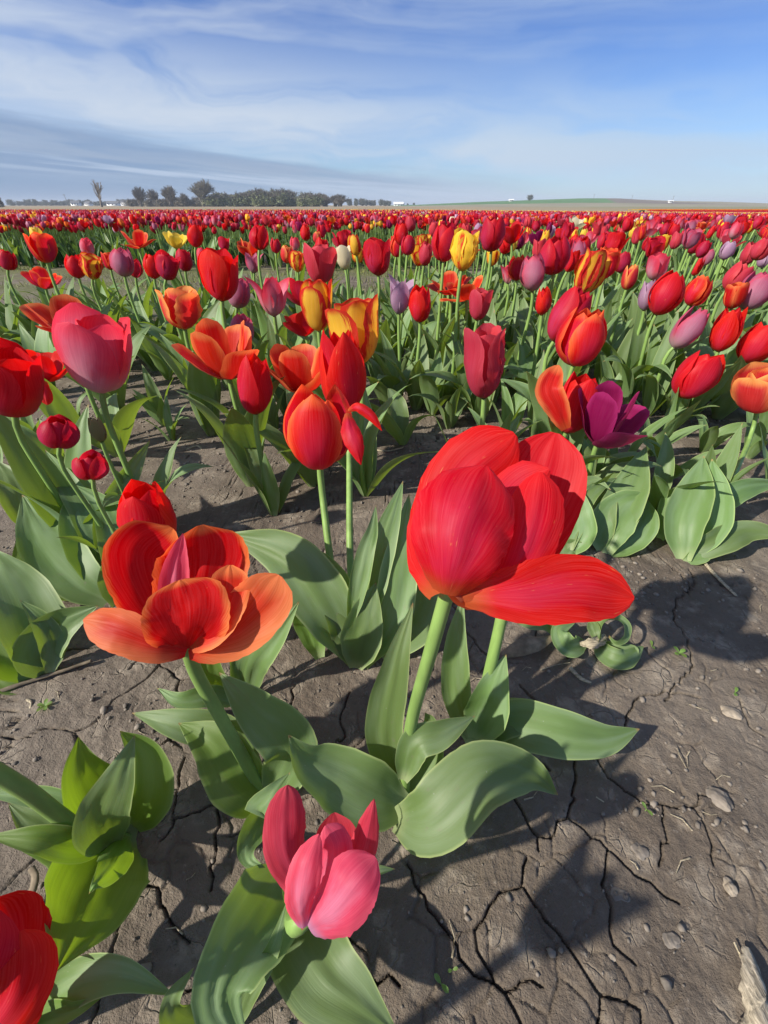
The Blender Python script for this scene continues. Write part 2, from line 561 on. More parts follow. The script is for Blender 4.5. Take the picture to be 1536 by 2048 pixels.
PM = {
    'orangethin': petal_mat('petal_orange_thin_rim', (0.66, 0.005, 0.001), (0.88, 0.24, 0.05), (0.52, 0.02, 0.004), edge_w=0.13, trans=(1.4, 0.8, 0.7)),
    'red': petal_mat('petal_red', (0.60, 0.0015, 0.009), (0.66, 0.003, 0.008), (0.50, 0.09, 0.02), center=(0.56, 0.018, 0.075), center_amt=0.7, fleck=0.35, trans=(1.5, 0.5, 0.4)),
    'crimson': petal_mat('petal_crimson', (0.50, 0.004, 0.034), (0.56, 0.005, 0.026), (0.42, 0.10, 0.05), center=(0.48, 0.035, 0.13), center_amt=0.7, fleck=0.2),
    'redorange': petal_mat('petal_red_orange_edge', (0.60, 0.004, 0.008), (0.82, 0.13, 0.03), (0.60, 0.20, 0.04), edge_w=0.22, center=(0.55, 0.012, 0.08), center_amt=0.8),
    'orange': petal_mat('petal_orange', (0.62, 0.008, 0.002), (0.85, 0.22, 0.06), (0.50, 0.06, 0.01), edge_w=0.27, trans=(1.4, 0.9, 0.8)),
    'paleorange': petal_mat('petal_pale_orange', (0.60, 0.022, 0.006), (0.80, 0.20, 0.065), (0.62, 0.008, 0.003), edge_w=0.52),
    'peach': petal_mat('petal_peach', (0.58, 0.03, 0.04), (0.85, 0.38, 0.10), (0.70, 0.42, 0.05), edge_w=0.30),
    'pink': petal_mat('petal_pink', (0.66, 0.075, 0.15), (0.70, 0.045, 0.09), (0.62, 0.46, 0.48), 0.60, edge_w=0.42, center=(0.70, 0.38, 0.48), center_amt=0.75, trans=(1.4, 1.0, 1.0)),
    'palepink': petal_mat('petal_pale_pink', (0.72, 0.06, 0.13), (0.78, 0.10, 0.17), (0.55, 0.25, 0.40), edge_w=0.3, center=(0.66, 0.28, 0.42), center_amt=0.6, trans=(1.4, 1.0, 1.0)),
    'mauve': petal_mat('petal_mauve', (0.50, 0.13, 0.23), (0.58, 0.07, 0.14), (0.46, 0.34, 0.34), 0.42, edge_w=0.24, center=(0.50, 0.26, 0.36), center_amt=0.7, trans=(1.3, 1.0, 1.0)),
    'lilac': petal_mat('petal_lilac', (0.46, 0.28, 0.42), (0.52, 0.36, 0.48), (0.52, 0.50, 0.42), edge_w=0.2, center=(0.44, 0.26, 0.42), trans=(1.2, 1.0, 1.0)),
    'magenta': petal_mat('petal_magenta', (0.26, 0.004, 0.075), (0.40, 0.02, 0.14), (0.20, 0.03, 0.07), edge_w=0.2, trans=(1.5, 0.9, 1.0)),
    'rose': petal_mat('petal_rose', (0.56, 0.035, 0.065), (0.62, 0.06, 0.09), (0.35, 0.12, 0.06), edge_w=0.25, center=(0.55, 0.06, 0.13), trans=(1.4, 1.0, 0.9)),
    'yellowred': petal_mat('petal_yellow_red', (0.56, 0.015, 0.010), (0.60, 0.02, 0.012), (0.74, 0.48, 0.03), flame=(0.78, 0.50, 0.04), trans=(1.3, 1.0, 0.7)),
    'parrot': petal_mat('petal_yellow_streaked', (0.80, 0.55, 0.03), (0.82, 0.58, 0.05), (0.55, 0.50, 0.05), flame_w=0.24, flame=(0.58, 0.03, 0.01), trans=(1.3, 1.1, 0.7)),
    'yellow': petal_mat('petal_yellow', (0.78, 0.56, 0.05), (0.82, 0.62, 0.12), (0.60, 0.55, 0.10), trans=(1.2, 1.1, 0.8)),
    'cream': petal_mat('petal_cream', (0.70, 0.62, 0.42), (0.75, 0.66, 0.50), (0.52, 0.55, 0.30), trans=(1.1, 1.1, 0.9)),
    'green': petal_mat('petal_green_bud', (0.30, 0.27, 0.12), (0.34, 0.26, 0.14), (0.16, 0.24, 0.06), trans=(1.0, 1.1, 0.6)),
}


def leaf_mat(name, col, tcol, tmix=0.32, dust=(0.22, 0.33, 0.20)):
    m, b = new_mat(name)
    out = b.n('ShaderNodeOutputMaterial')
    uv = b.n('ShaderNodeUVMap'); uv.uv_map = 'UVMap'
    sep = b.n('ShaderNodeSeparateXYZ'); b.set(sep.inputs[0], uv.outputs[0])
    u, v = sep.outputs[0], sep.outputs[1]
    rnd = b.n('ShaderNodeObjectInfo').outputs['Random']
    s = b.m('ABSOLUTE', b.m('SUBTRACT', b.m('MULTIPLY', u, 2.0), 1.0))
    z = b.m('MULTIPLY', rnd, 37.0)
    vein = b.noise(b.comb(b.m('MULTIPLY', u, 60.0), b.m('MULTIPLY', v, 1.5), z), 1.0, 2, 0.6)
    blot = b.noise(b.comb(b.m('MULTIPLY', u, 3.2), b.m('MULTIPLY', v, 2.2), z), 1.0, 3, 0.5)
    spots = b.noise(b.comb(b.m('MULTIPLY', u, 16.0), b.m('MULTIPLY', v, 60.0), z), 1.0, 1, 0.5)
    c = b.mix(b.ss(blot, 0.35, 0.72), col, dust)
    c = b.mix(b.m('MULTIPLY', b.ss(vein, 0.35, 0.75), 0.22), c, lighten(col, 1.6))
    c = b.mix(b.m('MULTIPLY', b.ss(s, 0.90, 0.985), 0.75), c, (0.40, 0.50, 0.20))
    c = b.mix(b.ss(v, 0.14, 0.0), c, (0.34, 0.42, 0.20))
    mud = b.noise(b.comb(b.m('MULTIPLY', u, 7.0), b.m('MULTIPLY', v, 22.0), b.m('ADD', z, 9.0)), 1.0, 4, 0.65)
    c = b.mix(b.m('MULTIPLY', b.ss(mud, 0.60, 0.72), b.ss(v, 0.65, 0.1, 0.0, 0.55)), c, (0.24, 0.21, 0.16))
    c = b.mix(b.ss(v, 0.965, 1.0), c, (0.42, 0.26, 0.12))
    c = b.mix(b.m('MULTIPLY', b.ss(spots, 0.79, 0.84), 0.5), c, (0.50, 0.55, 0.42))
    hsv = b.n('ShaderNodeHueSaturation')
    b.set(hsv.inputs['Hue'], b.m('ADD', 0.49, b.m('MULTIPLY', rnd, 0.022)))
    b.set(hsv.inputs['Value'], b.m('ADD', 0.80, b.m('MULTIPLY', rnd, 0.38)))
    b.set(hsv.inputs['Color'], c)
    c = hsv.outputs[0]
    pr = b.n('ShaderNodeBsdfPrincipled')
    b.set(pr.inputs['Base Color'], c)
    b.set(pr.inputs['Roughness'], b.m('ADD', 0.36, b.m('MULTIPLY', blot, 0.28)))
    pr.inputs['Specular IOR Level'].default_value = 0.38
    bp = b.n('ShaderNodeBump')
    bp.inputs['Strength'].default_value = 0.3
    bp.inputs['Distance'].default_value = 0.0005
    b.set(bp.inputs['Height'], b.m('ADD', vein, b.m('MULTIPLY', blot, 1.2)))
    b.set(pr.inputs['Normal'], bp.outputs[0])
    tr = b.n('ShaderNodeBsdfTranslucent')
    b.set(tr.inputs[0], b.mix(b.m('MULTIPLY', b.ss(vein, 0.3, 0.7), 0.5), tcol, lighten(tcol, 0.6)))
    mx = b.n('ShaderNodeMixShader'); mx.inputs[0].default_value = tmix
    b.t.links.new(pr.outputs[0], mx.inputs[1]); b.t.links.new(tr.outputs[0], mx.inputs[2])
    b.t.links.new(mx.outputs[0], out.inputs[0])
    return m


LEAF = leaf_mat('leaf_green', (0.145, 0.230, 0.075), (0.32, 0.46, 0.030), dust=(0.215, 0.31, 0.155))
LEAFB = leaf_mat('leaf_bright', (0.14, 0.25, 0.045), (0.34, 0.52, 0.018), tmix=0.40, dust=(0.22, 0.33, 0.11))


def simple_mat(name, col, rough=0.7, nscale=40, var=0.35, bump=0.0, spec=0.3, coords='Object', stretch=(1, 1, 1)):
    m, b = new_mat(name)
    out = b.n('ShaderNodeOutputMaterial')
    tc = b.n('ShaderNodeTexCoord')
    mp = b.n('ShaderNodeMapping'); b.set(mp.inputs[0], tc.outputs[coords]); mp.inputs['Scale'].default_value = stretch
    n = b.noise(mp.outputs[0], nscale, 5, 0.6)
    c = b.mix(b.ss(n, 0.3, 0.7), lighten(col, 1 - var), lighten(col, 1 + var))
    pr = b.n('ShaderNodeBsdfPrincipled')
    b.set(pr.inputs['Base Color'], c)
    pr.inputs['Roughness'].default_value = rough
    pr.inputs['Specular IOR Level'].default_value = spec
    if bump:
        bp = b.n('ShaderNodeBump'); bp.inputs['Strength'].default_value = 0.6; bp.inputs['Distance'].default_value = bump
        b.set(bp.inputs['Height'], n); b.set(pr.inputs['Normal'], bp.outputs[0])
    b.t.links.new(pr.outputs[0], out.inputs[0])
    return m


STEM = simple_mat('stem_green', (0.20, 0.32, 0.085), 0.42, 60, 0.18, stretch=(1, 1, .2))
STRAW = simple_mat('dry_straw', (0.34, 0.29, 0.20), 0.8, 90, 0.5, 0.001, stretch=(1, 8, 8))
DRYLEAF = simple_mat('dry_leaf', (0.20, 0.16, 0.11), 0.85, 60, 0.4, 0.001)
WOOD = simple_mat('weathered_wood', (0.36, 0.31, 0.23), 0.85, 45, 0.55, 0.003, stretch=(9, 1, 9))
STONE = simple_mat('soil_clod', (0.18, 0.155, 0.128), 0.9, 60, 0.45, 0.002)
PALE = simple_mat('pale_clod', (0.28, 0.235, 0.18), 0.9, 60, 0.35, 0.001)
ANTHER = simple_mat('anther', (0.02, 0.012, 0.02), 0.8, 60, 0.3)
PISTIL = simple_mat('pistil', (0.45, 0.45, 0.15), 0.5, 60, 0.2)
BARK = simple_mat('bark', (0.15, 0.135, 0.115), 0.9, 2, 0.3)
BARKP = simple_mat('pale_bark', (0.17, 0.15, 0.13), 0.9, 2, 0.3)
WHITE = simple_mat('white_paint', (0.75, 0.75, 0.73), 0.6, 1, 0.05)
ROOFM = simple_mat('grey_roof', (0.13, 0.13, 0.14), 0.8, 1, 0.2)
DARKM = simple_mat('dark_board', (0.03, 0.035, 0.035), 0.6, 5, 0.2)
GLASSD = simple_mat('window_dark', (0.03, 0.04, 0.05), 0.2, 1, 0.1, spec=0.6)


def soil_mat():
    m, b = new_mat('soil')
    out = b.n('ShaderNodeOutputMaterial')
    tc = b.n('ShaderNodeTexCoord')
    P = tc.outputs['Object']
    sep = b.n('ShaderNodeSeparateXYZ'); b.set(sep.inputs[0], P)
    x, y, z = sep.outputs
    n1 = b.noise(P, 3.0, 5, 0.6)
    n2 = b.noise(P, 22.0, 6, 0.65)
    n3 = b.noise(P, 160.0, 4, 0.7)
    n4 = b.noise(P, 700.0, 3, 0.7)
    c = b.mix(b.ss(n1, 0.35, 0.65), (0.130, 0.104, 0.080), (0.185, 0.154, 0.122))
    c = b.mix(b.m('MULTIPLY', b.ss(n2, 0.50, 0.66), 0.75), c, (0.30, 0.255, 0.20))
    c = b.mix(b.m('MULTIPLY', b.ss(n2, 0.46, 0.32), 0.6), c, (0.095, 0.078, 0.064))
    c = b.mix(b.m('MULTIPLY', b.ss(n3, 0.60, 0.74), 0.6), c, (0.34, 0.30, 0.25))
    c = b.mix(b.m('MULTIPLY', b.ss(n3, 0.42, 0.28), 0.5), c, (0.07, 0.055, 0.043))
    c = b.mix(b.m('MULTIPLY', b.ss(n4, 0.68, 0.78), 0.45), c, (0.40, 0.36, 0.30))
    c = b.mix(b.m('MULTIPLY', b.ss(n4, 0.36, 0.24), 0.45), c, (0.05, 0.04, 0.032))
    # crack shade painted into the soil colour (by depth of the micro relief, stored per vertex)
    at = b.n('ShaderNodeAttribute'); at.attribute_name = 'crack_shade'
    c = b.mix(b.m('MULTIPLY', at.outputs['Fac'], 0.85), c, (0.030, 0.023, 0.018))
    # weedy path between the beds
    n5 = b.noise(P, 1.6, 4, 0.6)
    pathy = b.m('MULTIPLY', b.m('MULTIPLY', b.ss(y, 1.9, 2.6), b.ss(y, 5.0, 4.4)), b.ss(n5, 0.35, 0.55))
    c = b.mix(b.m('MULTIPLY', pathy, 0.6), c, (0.13, 0.15, 0.05))
    # stubble of the field beyond
    yy = b.m('ADD', y, b.m('MULTIPLY', b.m('SUBTRACT', n1, 0.5), 3.0))
    nf = b.noise(b.comb(b.m('MULTIPLY', x, 0.02), b.m('MULTIPLY', y, 0.12)), 1.0, 5, 0.6)
    tan = b.mix(b.ss(nf, 0.35, 0.65), (0.25, 0.195, 0.125), (0.33, 0.265, 0.17))
    tan = b.mix(b.m('MULTIPLY', b.ss(y, 60.0, 200.0), b.ss(x, 40.0, 140.0)), tan, (0.22, 0.21, 0.11))
    c = b.mix(b.ss(yy, 29.0, 34.0), c, tan)
    pr = b.n('ShaderNodeBsdfPrincipled')
    b.set(pr.inputs['Base Color'], c)
    pr.inputs['Roughness'].default_value = 0.92
    pr.inputs['Specular IOR Level'].default_value = 0.15
    # fine relief; hairline cracks
    vo = b.n('ShaderNodeTexVoronoi', feature='DISTANCE_TO_EDGE')
    wp = b.n('ShaderNodeVectorMath', operation='ADD')
    ns = b.n('ShaderNodeTexNoise'); b.set(ns.inputs['Vector'], P); ns.inputs['Scale'].default_value = 30; ns.inputs['Detail'].default_value = 3
    sc = b.n('ShaderNodeVectorMath', operation='SCALE'); b.set(sc.inputs[0], ns.outputs['Color']); sc.inputs['Scale'].default_value = 0.03
    b.set(wp.inputs[0], P); b.set(wp.inputs[1], sc.outputs[0])
    b.set(vo.inputs['Vector'], wp.outputs[0]); vo.inputs['Scale'].default_value = 34
    hair = b.m('MULTIPLY', b.ss(vo.outputs['Distance'], 0.035, 0.0), b.ss(n2, 0.50, 0.62))
    hgt = b.m('SUBTRACT', b.m('ADD', b.m('MULTIPLY', n3, 0.9), b.m('MULTIPLY', n4, 0.45)), b.m('MULTIPLY', hair, 0.7))
    hgt = b.m('ADD', hgt, b.m('MULTIPLY', n2, 1.2))
    bp = b.n('ShaderNodeBump'); bp.inputs['Strength'].default_value = 0.9; bp.inputs['Distance'].default_value = 0.0035
    b.set(bp.inputs['Height'], hgt); b.set(pr.inputs['Normal'], bp.outputs[0])
    b.t.links.new(pr.outputs[0], out.inputs[0])
    return m


SOIL = soil_mat()


# ------------------------------------------------------------------ the ground: one sheet to the horizon, fine near the camera
def axis(a, b_, step, ga, gb, lo, hi):
    core = np.arange(a, b_, step)
    up, s, p = [], step, b_
    while p < hi:
        up.append(p); s *= gb; p += s
    dn, s, p = [], step, a - step
    while p > lo:
        dn.append(p); s *= ga; p -= s
    return np.concatenate([np.array(dn[::-1] + [lo])[:1] if not dn else np.array([lo] + dn[::-1]), core, np.array(up + [hi])])


def ground():
    gx = axis(-0.30, 0.50, 0.00115, 1.05, 1.045, -2500, 2500)
    gy = axis(0.0, 0.36, 0.00115, 1.16, 1.032, -300, 3000)
    X, Y = np.meshgrid(gx, gy)
    x, y = X.ravel(), Y.ravel()
    mac = macro(x, y)
    mi = micro(x, y)
    crack_shade = np.clip((-mi - 0.0040) / 0.003, 0, 1)
    V = np.stack([x, y, mac + mi], 1)
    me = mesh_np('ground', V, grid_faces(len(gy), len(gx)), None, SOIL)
    a = me.attributes.new('crack_shade', 'FLOAT', 'POINT')
    a.data.foreach_set('value', crack_shade.astype(np.float32))
    o = obj('ground', me)
    tag(o, 'dried grey brown field soil with branching cracks between the tulips', kind='structure')
    print('ground verts', len(V))


ground()


# ------------------------------------------------------------------ far land: hill, trees, houses, poles
def far_land():
    # hill on the right: green wheat on its left flank, brown tilled top, pale stubble apron
    m, b = new_mat('hill_fields')
    out = b.n('ShaderNodeOutputMaterial')
    tc = b.n('ShaderNodeTexCoord')
    sep = b.n('ShaderNodeSeparateXYZ'); b.set(sep.inputs[0], tc.outputs['Object'])
    x, y, z = sep.outputs
    n = b.noise(tc.outputs['Object'], 0.02, 5, 0.6)
    nn = b.m('MULTIPLY', b.m('SUBTRACT', n, 0.5), 12.0)
    green = b.mix(b.ss(n, 0.3, 0.7), (0.05, 0.13, 0.03), (0.08, 0.19, 0.045))
    brown = b.mix(b.ss(n, 0.3, 0.7), (0.13, 0.10, 0.08), (0.17, 0.135, 0.10))
    tan = b.mix(b.ss(n, 0.3, 0.7), (0.20, 0.18, 0.11), (0.27, 0.235, 0.15))
    xs = b.m('ADD', x, nn)
    c = b.mix(b.ss(b.m('ADD', xs, b.m('MULTIPLY', b.m('SUBTRACT', y, 480.0), -0.35)), 205.0, 213.0), green, brown)
    c = b.mix(b.ss(b.m('ADD', x, b.m('MULTIPLY', b.m('SUBTRACT', y, 480.0), 0.25)), 300.0, 312.0), c, tan)
    c = b.mix(b.ss(y, 452.0, 446.0), c, tan)
    pr = b.n('ShaderNodeBsdfPrincipled'); b.set(pr.inputs['Base Color'], c); pr.inputs['Roughness'].default_value = 0.95
    b.t.links.new(pr.outputs[0], out.inputs[0])
    xs_ = np.linspace(-10, 1100, 150); ys_ = np.linspace(300, 900, 70)
    X, Y = np.meshgrid(xs_, ys_)
    # ridge height along x, read from the skyline
    px = X / 600 * 850 * (0.658 / 0.81) + 768
    prof = np.interp(768 + X / np.maximum(Y, 1) * 850 / CP, [768, 840, 960, 1060, 1160, 1230, 1300, 1360, 1450, 1536, 1800, 2200], [0, .3, .95, 1.35, 1.75, 1.75, 1.35, 1.1, 0.95, 0.6, 0.4, 0])
    rise = sst(Y, 330, 640) * (1 - sst(Y, 700, 900))
    Z = -0.9 + prof * rise * 4.2 + 0.45 * sst(Y, 330, 420) * (prof > 0)
    me = mesh_np('hill', np.stack([X.ravel(), Y.ravel(), Z.ravel()], 1), grid_faces(70, 150), None, m)
    tag(obj('hill', me), 'low hill of green wheat and brown ploughed land on the horizon', kind='structure')


far_land()

FOL = {}
def foliage_mat(name, col, t=0.3):
    m, b = new_mat(name)
    out = b.n('ShaderNodeOutputMaterial')
    oi = b.n('ShaderNodeObjectInfo'); tc = b.n('ShaderNodeTexCoord')
    n = b.noise(tc.outputs['Object'], 0.6, 3, 0.6)
    c = b.mix(b.ss(n, 0.35, 0.65), lighten(col, 0.65), lighten(col, 1.4))
    d = b.n('ShaderNodeBsdfDiffuse'); b.set(d.inputs[0], c)
    tr = b.n('ShaderNodeBsdfTranslucent'); b.set(tr.inputs[0], c)
    mx = b.n('ShaderNodeMixShader'); mx.inputs[0].default_value = t
    b.t.links.new(d.outputs[0], mx.inputs[1]); b.t.links.new(tr.outputs[0], mx.inputs[2])
    b.t.links.new(mx.outputs[0], out.inputs[0])
    return m


FOL['bud'] = foliage_mat('spring_buds', (0.32, 0.31, 0.18))
FOL['green'] = foliage_mat('spring_leaves', (0.26, 0.29, 0.15))
FOL['dark'] = foliage_mat('conifer', (0.15, 0.17, 0.12), 0.2)
FOL['grey'] = foliage_mat('bare_twigs', (0.30, 0.28, 0.23), 0.1)


def tree_meshes(seed, h, spread, levels=5, stems=1, leaves=1400, leafsize=0.16, fill=0.35, thin=1.0, bushy=False, low=.24):
    r = random.Random(seed)
    segs, tips = [], []

    def grow(p, d, length, rad, lev):
        n = 3
        q = p
        for i in range(n):
            d = (d + Vector((r.uniform(-1, 1), r.uniform(-1, 1), r.uniform(-.3, .7))) * (0.13 if lev else 0.06)).normalized()
            q2 = q + d * (length / n)
            segs.append((q.copy(), q2.copy(), rad * (1 - 0.25 * i / n), rad * (1 - 0.25 * (i + 1) / n)))
            if lev >= levels - 2: tips.append(q2.copy())
            q = q2
            if lev < levels and r.random() < 0.6:
                branch(q, d, length * 0.6, rad * 0.5, lev + 1)
        if lev < levels:
            for k in range(2 if lev else 3):
                branch(q, d, length * r.uniform(.66, .84), rad * 0.62, lev + 1)

    def branch(p, d, length, rad, lev):
        a = Vector((r.gauss(0, 1), r.gauss(0, 1), r.gauss(0.1, .6)))
        a = (a - d * a.dot(d)).normalized()
        nd = (d + a * r.uniform(.35, .85) * spread + Vector((0, 0, 0.18))).normalized()
        grow(p, nd, length, rad, lev)

    for s_ in range(stems):
        d0 = Vector((r.uniform(-.3, .3) * (stems > 1), r.uniform(-.3, .3) * (stems > 1), 1)).normalized()
        grow(Vector((r.uniform(-.2, .2) * (stems > 1), r.uniform(-.2, .2) * (stems > 1), 0)), d0, h * (low if not bushy else 0.10), h * 0.022 * thin, 0)
    zmax = max(s[1].z for s in segs)
    k = h / zmax
    trunk, twig = [], []
    for a, c, ra, rb in segs:
        pa, pc = np.array(a) * k, np.array(c) * k
        (trunk if ra > h * 0.008 * thin else twig).append(tube([pa, pc], max(ra * k, .006), max(rb * k, .004), 4, 2))
    V, F = [], []
    tp = [np.array(t) * k for t in tips]
    rr = np.random.default_rng(seed)
    if tp and leaves:
        T = np.array(tp)
        idx = rr.integers(0, len(T), leaves)
        c = T[idx] + rr.normal(0, h * 0.035, (leaves, 3))
        if bushy: c[:, 2] *= rr.uniform(.25, 1.0, leaves); c[:, :2] *= 1.15
        c[:, 2] = np.maximum(c[:, 2], 0.15)
        a = rr.normal(0, 1, (leaves, 3)); a /= np.linalg.norm(a, axis=1)[:, None]
        d = rr.normal(0, 1, (leaves, 3)); d = np.cross(a, d); d /= np.linalg.norm(d, axis=1)[:, None]
        s = leafsize * (0.6 + 0.9 * rr.random(leaves))[:, None]
        Q = np.stack([c - a * s, c - d * s * .6, c + a * s, c + d * s * .6], 1)
        V = Q.reshape(-1, 3); F = np.arange(leaves * 4).reshape(-1, 4)
    return join(trunk) if trunk else None, join(twig) if twig else None, (V, F)


def make_tree_kind(seed, h, **k):
    t, w, (lv, lf) = tree_meshes(seed, h, **k)
    return (mesh_np('trunk', t[0], t[1]), mesh_np('branches', w[0], w[1]) if w else None,
            mesh_np('crown', lv, lf, smooth=False) if len(lv) else None)


TK = {
    'big': make_tree_kind(3, 12.5, spread=1.0, levels=6, stems=4, leaves=3000, leafsize=0.13, thin=.9, low=.13),
    'bare': make_tree_kind(5, 9, spread=1.05, levels=5, stems=4, leaves=900, leafsize=0.12, thin=1.0, low=.10),
    'snag': make_tree_kind(9, 11, spread=0.8, levels=3, stems=2, leaves=0, thin=1.3),
    'bushA': make_tree_kind(12, 6.5, spread=1.1, levels=4, stems=6, leaves=2600, leafsize=0.24, bushy=True),
    'bushB': make_tree_kind(14, 5.5, spread=1.3, levels=4, stems=7, leaves=2600, leafsize=0.26, bushy=True),
    'fir': make_tree_kind(19, 7, spread=0.55, levels=4, stems=2, leaves=2600, leafsize=0.30, bushy=True),
}


def place_tree(kind, px, Y, s, name, label, mat_b, mat_c, group, sx=1.0):
    X = (px - 768) / FPX * (Y * CP + H * SP)
    e = empty(name, (X, Y, -0.62), label, 'tree', group)
    e.rotation_euler.z = random.uniform(0, 6.28)
    e.scale = (s * sx, s * sx, s)
    a, w, c = TK[kind]
    obj('trunk', a, e, mat_b)
    if w: obj('branches', w, e, mat_b)
    if c: obj('crown', c, e, mat_c)
    return e


G1 = 'trees of the distant treeline'
place_tree('big', 407, 290, 1.05, 'tree', 'tallest tree of the treeline with a rounded sparse spring crown', BARK, FOL['bud'], G1, 1.0)
place_tree('bare', 283, 290, 1.05, 'tree', 'bare grey tree at the left end of the dense treeline', BARK, FOL['grey'], G1)
place_tree('bare', 312, 300, .95, 'tree', 'bare grey tree second from the left end of the treeline', BARK, FOL['grey'], G1)
place_tree('bare', 343, 290, 1.10, 'tree', 'pale budding tree left of the tallest treeline tree', BARKP, FOL['bud'], G1, 1.1)
place_tree('bare', 372, 300, .75, 'tree', 'small bare tree close beside the tallest treeline tree', BARK, FOL['grey'], G1)
place_tree('snag', 203, 240, .95, 'dead_tree', 'thin leaning bare dead tree standing alone in front of the houses', BARKP, None, None, 0.8)
place_tree('bushB', 2, 220, .75, 'tree', 'bushy dark tree at the left edge of the far field', BARK, FOL['grey'], G1)
kinds = ['bushA', 'bushB']
for i, px in enumerate(range(270, 690, 9)):
    hgt = float(np.interp(px, [296, 380, 440, 520, 600, 680], [.70, .75, 1.05, 1.35, 1.15, .75])) * random.uniform(.8, 1.15)
    k = kinds[i % 2] if px < 640 else 'bare'
    place_tree(k, px + random.uniform(-5, 5), random.uniform(285, 340), hgt * (0.8 if k == 'bare' else 1.0), 'tree',
               'green bushy tree in the dense treeline' if px > 430 and px < 640 else ('greyish low bush under the bare treeline trees' if px <= 430 else 'small grey tree at the thinning treeline end'),
               BARK, FOL['green'] if 430 < px < 640 else FOL['grey'], G1, 1.5)
for i, px in enumerate([700, 712, 724, 733, 741, 748, 762, 770, 777, 806, 815, 828]):
    place_tree('fir', px, random.uniform(520, 600), random.uniform(.7, 1.1) * (1 if px < 790 else .5), 'tree', 'small dark tree near the green hill', BARK, FOL['dark'], G1, 1.5)
for i, px in enumerate(np.arange(20, 262, 9)):
    place_tree('bushA' if i % 2 else 'fir', px + random.uniform(-4, 4), random.uniform(640, 760), random.uniform(.55, 1.15), 'tree', 'far hazy tree on the left horizon', BARK, FOL['dark'], G1, 1.9)
t_ = place_tree('fir', 1058, 560, .75, 'tree', 'lone small tree on the ridge of the green hill', BARK, FOL['dark'], None, 1.6)
t_.location.z = 4.3


def house(px, Y, w, d, h, z=-0.6, rot=0.0, label='', name='house', roof=True):
    X = (px - 768) / FPX * (Y * CP + H * SP)
    e = empty(name, (X, Y, z), label, 'house' if roof else 'shed')
    e.rotation_euler.z = rot
    V = np.array([[a * w / 2, c * d / 2, k * h] for k in (0, 1) for a, c in ((-1, -1), (1, -1), (1, 1), (-1, 1))])
    F = np.array([[0, 1, 5, 4], [1, 2, 6, 5], [2, 3, 7, 6], [3, 0, 4, 7], [4, 5, 6, 7]])
    obj('wall', mesh_np('wall', V, F, smooth=False), e, WHITE)
    o = 0.4
    rv = np.array([[-w / 2 - o, -d / 2 - o, h + .01], [w / 2 + o, -d / 2 - o, h + .01], [w / 2 + o, d / 2 + o, h + .01], [-w / 2 - o, d / 2 + o, h + .01],
                   [-w / 2 - o, 0, h + d * .32], [w / 2 + o, 0, h + d * .32]])
    bm_f = [[0, 1, 5, 4], [2, 3, 4, 5]]
    me = bpy.data.meshes.new('roof'); me.from_pydata([tuple(v) for v in rv], [], bm_f + [[0, 4, 3], [1, 2, 5]]); me.update()
    obj('roof', me, e, ROOFM if roof else WHITE)
    for k in range(3):
        wx = (-0.3 + 0.3 * k) * w
        wv = np.array([[wx - .6, -d / 2 - .05, h * .4], [wx + .6, -d / 2 - .05, h * .4], [wx + .6, -d / 2 - .05, h * .8], [wx - .6, -d / 2 - .05, h * .8]])
        obj('window', mesh_np('window', wv, np.array([[0, 1, 2, 3]]), smooth=False), e, GLASSD)


house(153, 600, 9, 7, 3.0, label='small white farmhouse with grey roof, leftmost on the far horizon', rot=.2)
house(178, 620, 7, 6, 2.6, label='white house just left of the lone dead tree', rot=-.3)
house(228, 600, 13, 7, 2.6, label='long white house just right of the lone dead tree', rot=.1)
house(249, 560, 6, 6, 3.0, label='white house touching the left end of the dense treeline', rot=.4)
house(797, 560, 10, 6, 1.8, label='white shed between the treeline and the green hill', name='shed', roof=False)
house(637, 300, 1.4, 1.2, .8, label='tiny white hut in front of the green treeline', name='hut', roof=False)
house(1021, 545, 4.5, 3, .9, z=3.6, label='low white building on the green hill left of its tree', name='shed', roof=False)
house(1339, 440, 3.4, 2, 1.0, z=2.0, label='small white trailer parked on the stubble ridge', name='trailer', roof=False)


def pole(px, Y, h, z, label, arm=True, lean=0):
    X = (px - 768) / FPX * (Y * CP + H * SP)
    e = empty('utility_pole', (X, Y, z), label, 'pole', 'poles on the horizon')
    v, f, u = tube([(0, 0, 0), (lean, 0, h)], .13, .10, 6, 2)
    obj('post', mesh_np('post', v, f, u), e, BARKP)
    if arm:
        v, f, u = tube([(lean - .9, 0, h * .94), (lean + .9, 0, h * .94)], .07, .07, 6, 2)
        obj('crossarm', mesh_np('crossarm', v, f, u), e, BARKP)


pole(138, 330, 6.5, -.6, 'leaning pole with crossarm above the left farmhouse', lean=-.8)
pole(1184, 520, 5, 4.2, 'thin pole on top of the brown hill')
pole(1260, 520, 4.5, 3.6, 'thin pole on the falling right shoulder of the brown hill')
pole(1342, 440, 4.5, 2.2, 'thin pole beside the white trailer')

